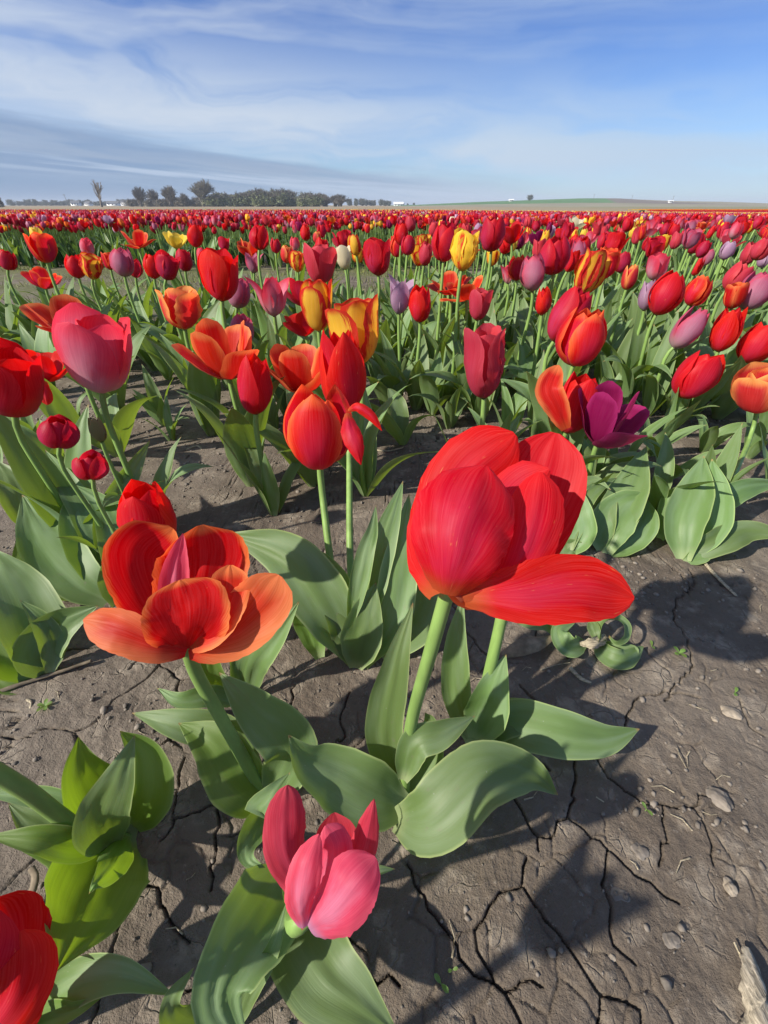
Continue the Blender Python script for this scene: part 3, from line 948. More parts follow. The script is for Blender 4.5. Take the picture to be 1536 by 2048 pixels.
# small dark sign board standing in the tulips, far right
sp = atY(1283, 425, 17.0)
e = empty('sign_board', (sp[0], 17.0, gz(sp[0], 17.0)), 'small dark sign board standing among the far tulips', 'sign')
def box(cx, cy, cz, sx, sy, sz):
    V = np.array([[cx + a * sx / 2, cy + c * sy / 2, cz + k * sz / 2] for k in (-1, 1) for a, c in ((-1, -1), (1, -1), (1, 1), (-1, 1))])
    return V, np.array([[0, 1, 5, 4], [1, 2, 6, 5], [2, 3, 7, 6], [3, 0, 4, 7], [4, 5, 6, 7], [3, 2, 1, 0]]), np.zeros((8, 2))
hh = 0.45 - 0.2 - gz(sp[0], 17.0)
a = box(0, 0, hh, .17, .02, .13); obj('board', mesh_np('board', a[0], a[1], smooth=False), e, DARKM)
for s in (-.06, .06):
    a = box(s, .02, hh / 2, .015, .015, hh); obj('leg', mesh_np('leg', a[0], a[1], smooth=False), e, BARKP)

# ------------------------------------------------------------------ tulip pieces
def angles_to_spine(A, n=14):
    v = np.linspace(0, 1, n)
    a = np.radians(np.interp(v, np.linspace(0, 1, len(A)), A))
    dx, dz = np.sin(a), np.cos(a)
    x = np.concatenate([[0], np.cumsum((dx[1:] + dx[:-1]) / 2)]) / (n - 1)
    z = np.concatenate([[0], np.cumsum((dz[1:] + dz[:-1]) / 2)]) / (n - 1)
    return np.stack([x, np.zeros(n), z], 1)


HEADS = {  # outer angles, inner angles, outer width, cup, tip cup, profile
    'closed': ([84, 62, 26, 6, -8, -20, -32], [80, 52, 20, 4, -8, -16, -20], .82, 1.20, .80, PETALW),
    'egg': ([86, 66, 34, 8, -12, -30, -46], [82, 55, 24, 4, -12, -24, -32], .88, 1.25, .9, PETALW),
    'slim': ([80, 44, 14, 2, -6, -12, -16], [76, 40, 12, 0, -6, -9, -10], .66, 1.15, .75, PETALP),
    'cup': ([84, 58, 26, 10, 2, -2, 4], [80, 50, 20, 6, -2, -6, -2], .84, 1.0, .55, PETALR),
    'open': ([86, 66, 50, 40, 34, 36, 48], [80, 52, 34, 24, 16, 12, 20], .84, .70, .25, PETALR),
    'wide': ([88, 78, 70, 64, 62, 70, 84], [82, 60, 44, 36, 30, 30, 38], .86, .55, .15, PETALR),
    'lily': ([78, 42, 16, 8, 14, 32, 50], [76, 40, 12, 2, 2, 12, 26], .62, .95, .3, PETALP),
    'fringed': ([84, 60, 26, 8, -2, 2, 18], [80, 50, 18, 2, -6, 0, 22], .84, 1.1, .55, PETALR),
}
PETALS = {}


def petal_pool(kind, nu=11, nv=15):
    A, B, W, cup, ct, prof = HEADS[kind]
    out = {'o': [], 'i': []}
    for key, AA, sc in (('o', A, 1.0), ('i', B, 0.97)):
        for k in range(4):
            rr = random.Random(hash((kind, key, k)) if False else sum(map(ord, kind + key)) * 7 + k)
            A2 = [a + rr.uniform(-5, 5) + (i / 6.0) * rr.uniform(-7, 7) for i, a in enumerate(AA)]
            S = angles_to_spine(A2)
            hgt = S[:, 2].max() if kind not in ('open', 'wide') else 0.80
            S = S / hgt * sc
            if key == 'i': S[:, 0] *= 0.90
            rg = 0.035 if kind == 'fringed' else 0.006
            v, f, u = blade(S, W * (1.0 if key == 'o' else .92), prof, nu, nv, (0, 1, 0), (-1, 0, .2), cup, ct,
                            wave=rr.uniform(.012, .03) if kind not in ('fringed',) else .05, wfreq=rr.uniform(1.2, 2.2), crease=-0.006, seed=rr.randint(0, 999), twist=rr.uniform(-.08, .08), ragged=rg)
            out[key].append(mesh_np('petal', v, f, u))
    return out


for k in HEADS:
    PETALS[k] = petal_pool(k)

# leaf pool (unit length)
LEAVES = []
def leaf_unit(seed, nu=7, nv=15):
    r = random.Random(seed)
    lean = r.uniform(4, 22); bend = r.uniform(5, 55) if seed % 4 else r.uniform(60, 105)
    A = [lean + bend * max(0, (i / 6.0 - .25)) ** 1.5 / .65 for i in range(7)]
    S = angles_to_spine(A)
    S[:, 1] += np.linspace(0, 1, len(S)) ** 2 * r.uniform(-.12, .12)
    return blade(S, r.uniform(.19, .29), LEAFN, nu, nv, (0, 1, 0), (-1, 0, .6), r.uniform(.6, 1.0), r.uniform(.15, .4), wave=r.uniform(.03, .09),
                 wfreq=r.uniform(.9, 1.9), crease=-.05, seed=seed, twist=r.uniform(-.6, .6))
for s in range(26):
    v, f, u = leaf_unit(s)
    LEAVES.append(mesh_np('leaf', v, f, u))

TULIPS = []      # positions already taken


def rot_axis(axis):
    return Vector((0, 0, 1)).rotation_difference(Vector(axis)).to_matrix()


def put_head(e, neck, axis, L, kind, color, phi=None, inner_color=None, stamens=None, fat=1.0):
    """six petals round the axis; neck is relative to the thing's base"""
    if phi is None: phi = random.uniform(0, 6.28)
    M = Matrix.Translation(Vector(neck)) @ rot_axis(axis).to_4x4()
    pool = PETALS[kind]
    for ring, key in ((0, 'i'), (1, 'o')):
        for k in range(3):
            a = phi + k * 2.0944 + ring * 1.0472 + random.uniform(-.10, .10)
            tilt = random.uniform(-.06, .07) if kind in ('closed', 'egg', 'slim', 'cup') else random.uniform(-.16, .18)
            me = random.choice(pool[key])
            o = obj('petal', me, e, PM[color if (key == 'o' or not inner_color) else inner_color])
            o.matrix_local = M @ Matrix.Rotation(a, 4, 'Z') @ Matrix.Rotation(tilt, 4, 'Y') @ Matrix.Diagonal((L * fat, L * fat, L * random.uniform(.94, 1.05), 1))
    if stamens or (stamens is None and kind in ('open', 'wide')):
        put_stamens(e, M, L)


def put_stamens(e, M, L):
    v, f, u = tube([(0, 0, 0), (0, 0, .2), (0, 0, .34)], .045, .055, 8, 5)
    o = obj('pistil', mesh_np('pistil', v, f, u), e, PISTIL); o.matrix_local = M @ Matrix.Scale(L, 4)
    for k in range(6):
        a = k * 1.047
        c, s = math.cos(a), math.sin(a)
        P = [(.05 * c, .05 * s, .02), (.13 * c, .13 * s, .16), (.16 * c, .16 * s, .36)]
        v, f, u = tube(P, .018, .034, 6, 5)
        o = obj('stamen', mesh_np('stamen', v, f, u), e, ANTHER); o.matrix_local = M @ Matrix.Scale(L, 4)


def put_stem(e, neck, lean=(0, 0), r=0.0052, axis=None):
    n = np.array(neck, float)
    b0 = np.array([0, 0, -0.01])
    m1 = b0 + (n - b0) * .36 + np.array([lean[0], lean[1], 0]) * .6
    m2 = b0 + (n - b0) * .72 + np.array([lean[0], lean[1], 0]) * .5
    pts = [b0, m1, m2, n]
    if axis is not None:
        ax = nrm(np.array(axis, float)) * np.linalg.norm(n) * .12
        pts = [b0, m1, n - ax * 1.0 + (m2 - n) * .15, n + ax * .02]
    v, f, u = tube(pts, r * 1.12, r * .86, 10, 14)
    return obj('stem', mesh_np('stem', v, f, u), e, STEM)


def put_leaves(e, n, L, spread=1.0, mat=None, az=None):
    a0 = random.uniform(0, 6.28)
    for k in range(n):
        a = (a0 + k * 2.4 + random.uniform(-.35, .35)) if az is None else az[k]
        me = random.choice(LEAVES)
        o = obj('leaf', me, e, mat or LEAF)
        s = L * random.uniform(.78, 1.15)
        o.matrix_local = (Matrix.Translation((math.cos(a) * .006, math.sin(a) * .006, -.004)) @ Matrix.Rotation(a, 4, 'Z') @ Matrix.Rotation(random.uniform(-.12, .22) * spread, 4, 'Y')
                          @ Matrix.Diagonal((s, s * random.uniform(.85, 1.2), s, 1)))


GROUP = 'tulips in bloom in the field'


def tulip(label, nk, tp, color, kind='closed', L=.078, base=None, leaves=4, leafL=.23, inner=None, group=GROUP, dx=0.0, dy=0.0, fat=1.0, stem_r=.0046, phi=None, Y=None):
    """nk / tp: where the photograph shows the foot and the top of the flower; L: its real height, which gives the distance"""
    r1, r2 = ray(*nk), ray(*tp)
    if Y is None:
        Y = L / np.linalg.norm(r2 / r2[1] - r1 / r1[1])
    neck = atY(nk[0], nk[1], Y); top = atY(tp[0], tp[1], Y)
    L = np.linalg.norm(top - neck)
    if base is None:
        bx, by = neck[0] + dx, neck[1] + dy
    else:
        q = atZ(base[0], base[1], 0.0); bx, by = q[0], q[1]
    z0 = gz(bx, by)
    e = empty('tulip', (bx, by, z0), label, 'tulip', group)
    loc = np.array([bx, by, z0])
    ax = top - neck
    put_stem(e, neck - loc, lean=(random.uniform(-.012, .012), random.uniform(-.012, .012)), r=stem_r, axis=ax)
    put_head(e, neck - loc, ax, L, kind, color, inner_color=inner, fat=fat, phi=phi)
    if leaves: put_leaves(e, leaves, leafL)
    TULIPS.append((bx, by, neck[2] - z0, Y))
    return e


C = []
def T(*a, **k): C.append((a, k))
# ---- every flower one can pick out, read from the photograph: foot px, top px, colour, shape
T('large red tulip cut by the left edge above two green stems', (30, 832), (2, 700), 'red', 'cup', L=.085, fat=1.05)
T('small open red tulip shedding a petal beside the big pink one', (97, 762), (76, 702), 'red', 'open', L=.060, leaves=2)
T('big deep pink tulip with pale base, largest pink flower on the left', (205, 782), (188, 632), 'pink', 'cup', L=.098, fat=.98, leafL=.17, phi=-2.618)
T('small round red tulip bud low beside the green bud', (119, 893), (117, 836), 'crimson', 'egg', L=.040, stem_r=.003, fat=1.1, leaves=2, leafL=.12)
T('tiny round red tulip just above the ground, left side', (186, 956), (179, 908), 'crimson', 'egg', L=.030, stem_r=.0025, leaves=2, leafL=.10, fat=1.15)
T('unopened greenish tulip bud leaning between red buds', (204, 884), (186, 834), 'green', 'slim', L=.036, stem_r=.003, fat=.9, leaves=2, leafL=.12)
T('bright red closed tulip just behind the large orange bloom', (312, 1094), (282, 968), 'red', 'closed', L=.072, leaves=3, leafL=.15, fat=.88, phi=-2.618)
T('open orange and red tulip behind the big pink one', (140, 672), (120, 590), 'orange', 'wide', L=.070, leaves=3)
T('red tulip with orange rims leaning left at the field edge', (95, 526), (76, 464), 'redorange', 'cup', L=.070)
T('small red tulip at the far left edge above twin stems', (16, 540), (12, 500), 'crimson', 'closed', L=.062)
T('small loose orange red tulip under the leaning red one', (92, 578), (80, 536), 'redorange', 'open', L=.055)
T('pink tulip between red blooms, upper left', (176, 512), (171, 476), 'pink', 'closed', L=.066)
T('red tulip touching the left side of a yellow and red one', (158, 557), (143, 508), 'red', 'closed', L=.070)
T('yellow tulip with red flames and ragged top on the left', (185, 559), (180, 509), 'yellowred', 'fringed', L=.070)
T('mauve pink tulip flanked by small red ones, upper left', (250, 554), (238, 496), 'mauve', 'closed', L=.074)
T('small red tulip right behind the mauve pink one', (272, 556), (267, 518), 'crimson', 'closed', L=.055)
T('small orange red tulip left of the mauve pink one', (222, 540), (214, 505), 'redorange', 'cup', L=.055)
T('left one of a pair of red tulips side by side', (309, 558), (301, 507), 'red', 'closed', L=.070)
T('right one of a pair of red tulips side by side', (332, 560), (338, 508), 'crimson', 'cup', L=.070)
T('upright red tulip right of the red pair', (371, 543), (366, 498), 'crimson', 'closed', L=.068)
T('soft pink tulip left of the big dark red one', (406, 533), (403, 495), 'pink', 'closed', L=.062)
T('open pale yellow tulip standing above the far left row', (352, 498), (351, 465), 'yellow', 'open', L=.055)
T('tall red tulip above the pale yellow one', (391, 495), (390, 449), 'red', 'closed', L=.070)
T('small red tulip standing alone right of the tall red one', (449, 503), (448, 474), 'crimson', 'cup', L=.055)
T('open orange red tulip above a lilac pink one', (500, 515), (497, 476), 'orange', 'open', L=.060)
T('lilac pink open tulip under the orange red one', (508, 547), (506, 505), 'mauve', 'lily', L=.062)
T('small crimson tulip right of the lilac pink one', (552, 507), (550, 476), 'crimson', 'closed', L=.056)
T('small pink tulip behind the yellow fringed one', (590, 503), (588, 474), 'pink', 'closed', L=.056)
T('small orange tulip with yellow edge beside the fringed one', (575, 527), (573, 491), 'peach', 'closed', L=.060)
T('small fringed yellow tulip with red streaks, upper centre', (596, 545), (594, 503), 'yellowred', 'fringed', L=.062)
T('big dark red tulip standing tall left of centre', (444, 603), (436, 499), 'red', 'cup', L=.088, fat=.92)
T('mauve pink tulip tucked behind the big dark red one', (474, 616), (478, 552), 'mauve', 'closed', L=.072)
T('pink lily shaped tulip with flared petals, centre left', (549, 633), (540, 552), 'pink', 'lily', L=.080)
T('large rosy red tulip above the yellow flamed one', (641, 568), (641, 487), 'rose', 'cup', L=.085)
T('yellow tulip with a red rim left of the largest yellow one', (638, 662), (632, 560), 'yellowred', 'cup', L=.088, fat=.78)
T('largest yellow and red tulip, in the centre of the field', (722, 728), (708, 590), 'yellowred', 'fringed', L=.098, fat=.82)
T('small dark red tulip behind the yellow tulips, centre', (606, 612), (598, 560), 'crimson', 'open', L=.066)
T('low dark red tulip below the yellow rimmed one', (612, 672), (600, 618), 'red', 'open', L=.058)
T('peach tulip with red centre and ruffled rim', (370, 659), (357, 575), 'peach', 'fringed', L=.078, fat=.98)
T('open orange tulip with glowing petals left of centre', (459, 757), (436, 642), 'orange', 'open', L=.090, fat=.82, phi=.3)
T('small mauve red tulip behind the open orange one', (482, 692), (484, 630), 'mauve', 'closed', L=.066)
T('upright closed bright red tulip on a straight stem, centre left', (512, 828), (512, 712), 'red', 'slim', L=.088, fat=1.02, leafL=.17)
T('open orange tulip with curling petals beside the upright red one', (604, 785), (590, 690), 'orange', 'open', L=.078, fat=.88)
T('tall scarlet tulip losing its petals in the centre', (692, 824), (672, 655), 'red', 'slim', L=.112, base=(712, 1290), fat=.92, leaves=0, phi=-2.2)
T('round red tulip with orange edges under the shedding scarlet one', (640, 932), (628, 782), 'redorange', 'egg', L=.094, base=(700, 1290), leaves=0, fat=.92, phi=-2.618)
T('crimson tulip at top centre right of the yellow cup', (757, 552), (752, 477), 'crimson', 'cup', L=.084, fat=.95)
T('pale yellow and red tulip behind the crimson one', (716, 527), (717, 493), 'parrot', 'closed', L=.055)
T('small orange and yellow tulip in the far centre', (634, 487), (635, 462), 'peach', 'closed', L=.052)
T('small red tulip left of the far orange and yellow one', (611, 482), (611, 451), 'red', 'closed', L=.058)
T('small red tulip right of the far orange and yellow one', (644, 476), (643, 449), 'crimson', 'closed', L=.056)
T('small rosy double tulip in the far centre', (690, 507), (686, 470), 'rose', 'open', L=.060)
T('small rose tulip standing high in the far centre', (822, 464), (820, 432), 'rose', 'closed', L=.062)
T('small orange red tulip left of the tall red pair', (796, 505), (793, 470), 'redorange', 'cup', L=.060)
T('small flamed red and yellow tulip in the far centre', (847, 503), (845, 468), 'yellowred', 'fringed', L=.058)
T('tall red tulip left of the big yellow parrot tulip', (887, 524), (893, 446), 'crimson', 'closed', L=.084)
T('big yellow parrot tulip with red streaks and ragged tip', (923, 543), (936, 462), 'parrot', 'fringed', L=.082, fat=.92)
T('tallest red tulip reaching towards the horizon, right of the parrot tulip', (982, 504), (988, 432), 'crimson', 'closed', L=.084, fat=.95)
T('small orange tulip right of the tallest red one', (1026, 482), (1024, 454), 'redorange', 'open', L=.055)
T('small red tulip tucked under the tallest red one', (1012, 508), (1009, 474), 'red', 'closed', L=.058)
T('small dark magenta tulip in the far right centre', (1038, 499), (1036, 470), 'magenta', 'closed', L=.055)
T('low yellow tulip with orange flush under the tallest red one', (984, 532), (986, 500), 'parrot', 'cup', L=.055)
T('small red tulip high in the far right centre', (1072, 464), (1072, 440), 'crimson', 'closed', L=.052)
T('large deep red tulip, upper right centre', (1106, 550), (1113, 474), 'crimson', 'egg', L=.084, fat=.92)
T('lilac pink slender tulip right of the large deep red one', (1153, 538), (1160, 480), 'mauve', 'slim', L=.076)
T('small orange red tulip left of the lilac one', (1033, 562), (1037, 512), 'redorange', 'closed', L=.066)
T('small pale pink tulip beside the small orange red one', (1016, 568), (1014, 530), 'pink', 'lily', L=.055)
T('lilac tulip standing tall right of centre', (1065, 583), (1068, 509), 'mauve', 'closed', L=.082, fat=.92)
T('open coral orange tulip, left one of a touching pair', (900, 590), (896, 540), 'orange', 'wide', L=.062)
T('open coral orange tulip, right one of a touching pair', (932, 600), (928, 548), 'orange', 'wide', L=.062)
T('pale lilac tulip with spread petals, centre', (798, 629), (800, 557), 'lilac', 'lily', L=.078)
T('slim red tulip right of the pale lilac one', (840, 645), (840, 573), 'red', 'closed', L=.078, fat=.82)
T('pink red tulip with mauve base, right of centre', (954, 641), (966, 577), 'rose', 'cup', L=.070, fat=.85)
T('small plain red tulip bud left of the orange edged one', (1083, 631), (1090, 575), 'red', 'slim', L=.062, fat=1.05)
T('large yellow tulip with red flames leaning right', (1160, 592), (1196, 504), 'yellowred', 'fringed', L=.094, fat=.82)
T('big red and mauve tulip leaning right behind the orange edged one', (1107, 684), (1170, 574), 'crimson', 'closed', L=.110, fat=.80)
T('big red tulip with orange edges and an inward petal, right of centre', (1146, 732), (1184, 616), 'redorange', 'egg', L=.105, fat=.88)
T('small orange and red slender tulip on the right', (1252, 580), (1268, 530), 'peach', 'slim', L=.062, fat=1.05)
T('small deep red tulip above the slender orange one', (1240, 546), (1250, 502), 'crimson', 'closed', L=.066)
T('soft pink tulip with rose top, right side', (1308, 562), (1322, 508), 'pink', 'cup', L=.070)
T('pale mauve tulip half hidden by a big red one', (1288, 622), (1300, 560), 'lilac', 'slim', L=.070)
T('big round red tulip in front of the pale mauve one', (1312, 630), (1354, 546), 'red', 'egg', L=.092, fat=.92)
T('orange red tulip leaning right beside the big round red one', (1378, 612), (1412, 552), 'redorange', 'closed', L=.078)
T('dusky mauve tulip leaning hard to the right', (1346, 696), (1412, 618), 'mauve', 'slim', L=.095, fat=1.0)
T('tall narrow red tulip leaning right near the right edge', (1436, 704), (1476, 612), 'red', 'slim', L=.100, fat=.95)
T('pink red tulip above the orange one near the right edge', (1452, 582), (1492, 528), 'rose', 'closed', L=.076)
T('loose orange tulip near the right edge', (1462, 618), (1476, 566), 'orange', 'cup', L=.062)
T('dusky red and mauve tulip at the right edge', (1490, 620), (1534, 544), 'mauve', 'closed', L=.090)
T('red tulip cut by the right edge above the orange one', (1488, 726), (1544, 646), 'red', 'closed', L=.092)
T('big red tulip with yellow foot leaning right, right side', (1362, 796), (1432, 704), 'red', 'closed', L=.106, fat=.92, leafL=.17)
T('orange and red tulip cut by the right edge on a long curved stem', (1514, 822), (1534, 736), 'peach', 'cup', L=.085, base=(1390, 1112), leaves=0, fat=1.15)
T('large rose pink double tulip standing right of centre', (968, 797), (978, 650), 'rose', 'fringed', L=.112, fat=.66, leafL=.16)
T('big red tulip with one orange petal falling open, right of centre', (1132, 866), (1176, 752), 'red', 'closed', L=.100, fat=.86, leafL=.17)
T('dark magenta tulip with spread petals, lower right', (1194, 890), (1238, 782), 'magenta', 'open', L=.090, fat=.80, leafL=.16)
T('pale lilac white tulip high on the right', (1446, 520), (1462, 482), 'lilac', 'closed', L=.060)
T('yellow and red tulip high on the right', (1322, 502), (1330, 468), 'parrot', 'cup', L=.058)
T('deep red tulip high on the right between pink ones', (1382, 508), (1396, 464), 'crimson', 'egg', L=.068)
T('red tulip right above the soft pink one', (1344, 476), (1352, 446), 'red', 'closed', L=.060)
T('slender red tulip left of a mauve pink one, upper right', (1386, 552), (1402, 516), 'red', 'slim', L=.062)
T('mauve pink tulip, upper right', (1406, 532), (1420, 497), 'mauve', 'closed', L=.060)
T('rosy red tulip near the upper right edge', (1490, 530), (1512, 484), 'rose', 'closed', L=.072)
T('pale mauve tulip cut by the upper right edge', (1524, 536), (1536, 500), 'lilac', 'closed', L=.062)
T('left one of three small yellow tulips in the right distance', (1146, 481), (1149, 458), 'parrot', 'closed', L=.052)
T('middle one of three small yellow tulips in the right distance', (1166, 480), (1169, 457), 'yellow', 'closed', L=.052)
T('right one of three small yellow tulips in the right distance', (1183, 477), (1187, 456), 'parrot', 'cup', L=.052)
T('small red tulip beside the three small yellow ones', (1118, 480), (1122, 456), 'red', 'cup', L=.052)
T('small crimson tulip above the three small yellow ones', (1136, 470), (1142, 443), 'crimson', 'closed', L=.056)
T('red tulip left of the soft pink one on the right', (1206, 528), (1216, 492), 'redorange', 'cup', L=.060)
for a, k in C: tulip(*a, **k)
for t in sorted(TULIPS, key=lambda t: t[3])[:60:6]: print('tulip Y %.2f X %.2f neck %.3f' % (t[3], t[0], t[2]))
print('neck range', min(t[2] for t in TULIPS), max(t[2] for t in TULIPS), len(TULIPS))

# ------------------------------------------------------------------ more single tulips further back in the near bed and along the front of the dense bed
PR = random.Random(41)
COLW = [('red', 24), ('crimson', 26), ('redorange', 7), ('rose', 16), ('pink', 15), ('mauve', 7), ('lilac', 3), ('yellowred', 4), ('parrot', 3), ('orange', 3), ('yellow', 3), ('cream', 2), ('magenta', 3)]
CNAME = {'red': 'bright red', 'crimson': 'deep red', 'redorange': 'orange edged red', 'rose': 'rose red', 'pink': 'pink', 'mauve': 'mauve', 'lilac': 'pale lilac',
         'yellowred': 'red and yellow', 'parrot': 'yellow and red streaked', 'orange': 'orange', 'yellow': 'yellow', 'cream': 'cream white', 'magenta': 'dark magenta', 'peach': 'peach'}
def pick(r, W=COLW):
    t = r.uniform(0, sum(w for _, w in W))
    for n, w in W:
        t -= w
        if t <= 0: return n
    return W[0][0]


def far_ok(x, y, d):
    return all((x - t[0]) ** 2 + (y - t[1]) ** 2 > d * d for t in TULIPS)


def add_tulip(x, y, where, zone_group, L=None, petals=True):
    col = pick(PR)
    kind = PR.choice(['closed', 'closed', 'closed', 'egg', 'egg', 'cup', 'slim', 'lily', 'fringed', 'open'])
    if col in ('orange',): kind = PR.choice(['open', 'cup', 'wide'])
    adj = {'closed': '', 'egg': 'plump ', 'cup': 'cup shaped ', 'slim': 'slender ', 'lily': 'flared ', 'fringed': 'ruffled ', 'open': 'open ', 'wide': 'wide open '}[kind]
    z0 = gz(x, y)
    L = L or PR.uniform(.052, .072)
    hn = PR.uniform(.285, .345) if y < 3.6 else PR.uniform(.26, .33)
    if hn + L > .40: hn = .40 - L
    e = empty('tulip', (x, y, z0), adj + '%s tulip %s' % (CNAME[col] if len(CNAME[col].split()) < 4 else 'yellow streaked', where), 'tulip', zone_group)
    lean = (PR.uniform(-.035, .045), PR.uniform(-.03, .03))
    neck = (lean[0], lean[1], hn)
    ax = (lean[0] * 3 + PR.uniform(-.1, .1), lean[1] * 3 + PR.uniform(-.1, .1), .6)
    put_stem(e, neck, axis=ax, r=.0045)
    put_head(e, neck, ax, L, kind, col, fat=PR.uniform(.82, .98))
    put_leaves(e, PR.choice([3, 3, 4]), PR.uniform(.21, .28), .8)
    TULIPS.append((x, y, hn, y))


def half(Y):
    return 0.735 * Y + 0.25

n = 0
tries = 0
while n < 118 and tries < 60000:      # back part of the near bed, mostly on the right
    tries += 1
    y = PR.uniform(1.25, 3.1)
    x = PR.uniform(-half(y), half(y))
    back = 1.75 + 1.5 * min(1, max(0, (x + .2) / .9))
    if y > back: continue
    if x < 0.1 and (PR.random() < .6 or y < 1.5): continue
    if not far_ok(x, y, .115): continue
    add_tulip(x, y, 'in the right crowd' if x > .25 else 'in the left crowd', 'tulips at the back of the near bed')
    n += 1
n = 0
while n < 66:                         # front of the dense bed beyond the grassy path
    y = PR.uniform(4.05, 4.75)
    x = PR.uniform(-half(y), half(y))
    if not far_ok(x, y, .10): continue
    add_tulip(x, y, 'in the row beyond the grassy path', 'tulips in the front row of the dense bed')
    n += 1

# leafy clumps without a flower
GL = 'tulip leaf clumps without flowers'
def clump(x, y, n, L, label, mat=None, group=GL, az=None, spread=1.0):
    e = empty('tulip_leaves', (x, y, gz(x, y)), label, 'plant', group)
    put_leaves(e, n, L, spread, mat, az)
    return e

n = 0; tries = 0
CL = []
while n < 150 and tries < 40000:
    tries += 1
    y = PR.uniform(.62, 2.3)
    x = PR.uniform(-half(y), half(y))
    if x < .12 and PR.random() < .45: continue
    if y < .72 and (x < .32 and x > -.45): continue
    if not far_ok(x, y, .05) or not all((x - a) ** 2 + (y - c) ** 2 > .0075 for a, c in CL): continue
    # the bare furrow that runs between the first two rows
    if -.30 < x < -.02 and .55 < y < .92: continue
    CL.append((x, y))
    clump(x, y, PR.choice([3, 4, 5]), PR.uniform(.17, .25) * (.62 if y < 1.0 else 1.0), 'clump of green tulip leaves with no flower, filling the bed between the blooms')
    n += 1


# ------------------------------------------------------------------ the mass of tulips beyond: blooms and foliage as two stuff objects
def colattr_mat(name, t, tr=(1, 1, 1), rough=.5):
    m, b = new_mat(name)
    out = b.n('ShaderNodeOutputMaterial')
    at = b.n('ShaderNodeAttribute'); at.attribute_name = 'Col'
    pr = b.n('ShaderNodeBsdfPrincipled'); b.set(pr.inputs['Base Color'], at.outputs['Color']); pr.inputs['Roughness'].default_value = rough
    pr.inputs['Specular IOR Level'].default_value = .3
    trn = b.n('ShaderNodeBsdfTranslucent')
    mm = b.n('ShaderNodeMix', data_type='RGBA', blend_type='MULTIPLY'); mm.inputs[0].default_value = 1
    b.set(mm.inputs[6], at.outputs['Color']); b.set(mm.inputs[7], tr); b.set(trn.inputs[0], mm.outputs[2])
    mx = b.n('ShaderNodeMixShader'); mx.inputs[0].default_value = t
    b.t.links.new(pr.outputs[0], mx.inputs[1]); b.t.links.new(trn.outputs[0], mx.inputs[2])
    b.t.links.new(mx.outputs[0], out.inputs[0])
    return m


BCOL = {'red': (.60, .006, .012), 'crimson': (.50, .010, .040), 'redorange': (.62, .03, .015), 'rose': (.55, .04, .08), 'pink': (.56, .10, .19), 'mauve': (.50, .16, .26),
        'lilac': (.50, .34, .46), 'yellowred': (.66, .16, .02), 'parrot': (.78, .48, .03), 'orange': (.72, .14, .02), 'yellow': (.78, .58, .06), 'cream': (.68, .62, .46), 'magenta': (.28, .01, .09)}


def tile(V, F, pos, rot, sc, lean=None):
    """copies of a small mesh at many places; sc is (n,3)"""
    n = len(pos)
    c, s = np.cos(rot)[:, None], np.sin(rot)[:, None]
    P = V[None] * sc[:, None, :]
    X = P[..., 0] * c - P[..., 1] * s
    Y = P[..., 0] * s + P[..., 1] * c
    Z = P[..., 2]
    if lean is not None:
        X = X + lean[:, 0:1] * Z; Y = Y + lean[:, 1:2] * Z
    W = np.stack([X, Y, Z], 2) + pos[:, None, :]
    FF = F[None] + (np.arange(n) * len(V))[:, None, None]
    return W.reshape(-1, 3), FF.reshape(-1, F.shape[1])


def bloom_mid(kind):
    A, B, W, cup, ct, prof = HEADS[kind]
    parts = []
    for AA, off, nv, sc in ((A, 0, 6, 1), (B, 1.047, 5, .98)):
        S = angles_to_spine(AA); S = S / (S[:, 2].max() if kind != 'open' else .8) * sc
        v, f, u = blade(S, W, prof, 3, nv, (0, 1, 0), (-1, 0, .2), cup, ct)
        for k in range(3):
            a = off + k * 2.094
            r = np.array([[math.cos(a), -math.sin(a), 0], [math.sin(a), math.cos(a), 0], [0, 0, 1]])
            parts.append((v @ r.T, f, u))
    return join(parts)


def bloom_far(n, rings):
    V = []
    for z, r in rings:
        for k in range(n):
            a = k * 6.2832 / n
            V.append((r * math.cos(a), r * math.sin(a), z + (0.06 * (k % 2) if z > .8 else 0)))
    F = []
    for i in range(len(rings) - 1):
        for k in range(n):
            F.append((i * n + k, i * n + (k + 1) % n, (i + 1) * n + (k + 1) % n, (i + 1) * n + k))
    return np.array(V), np.array(F)


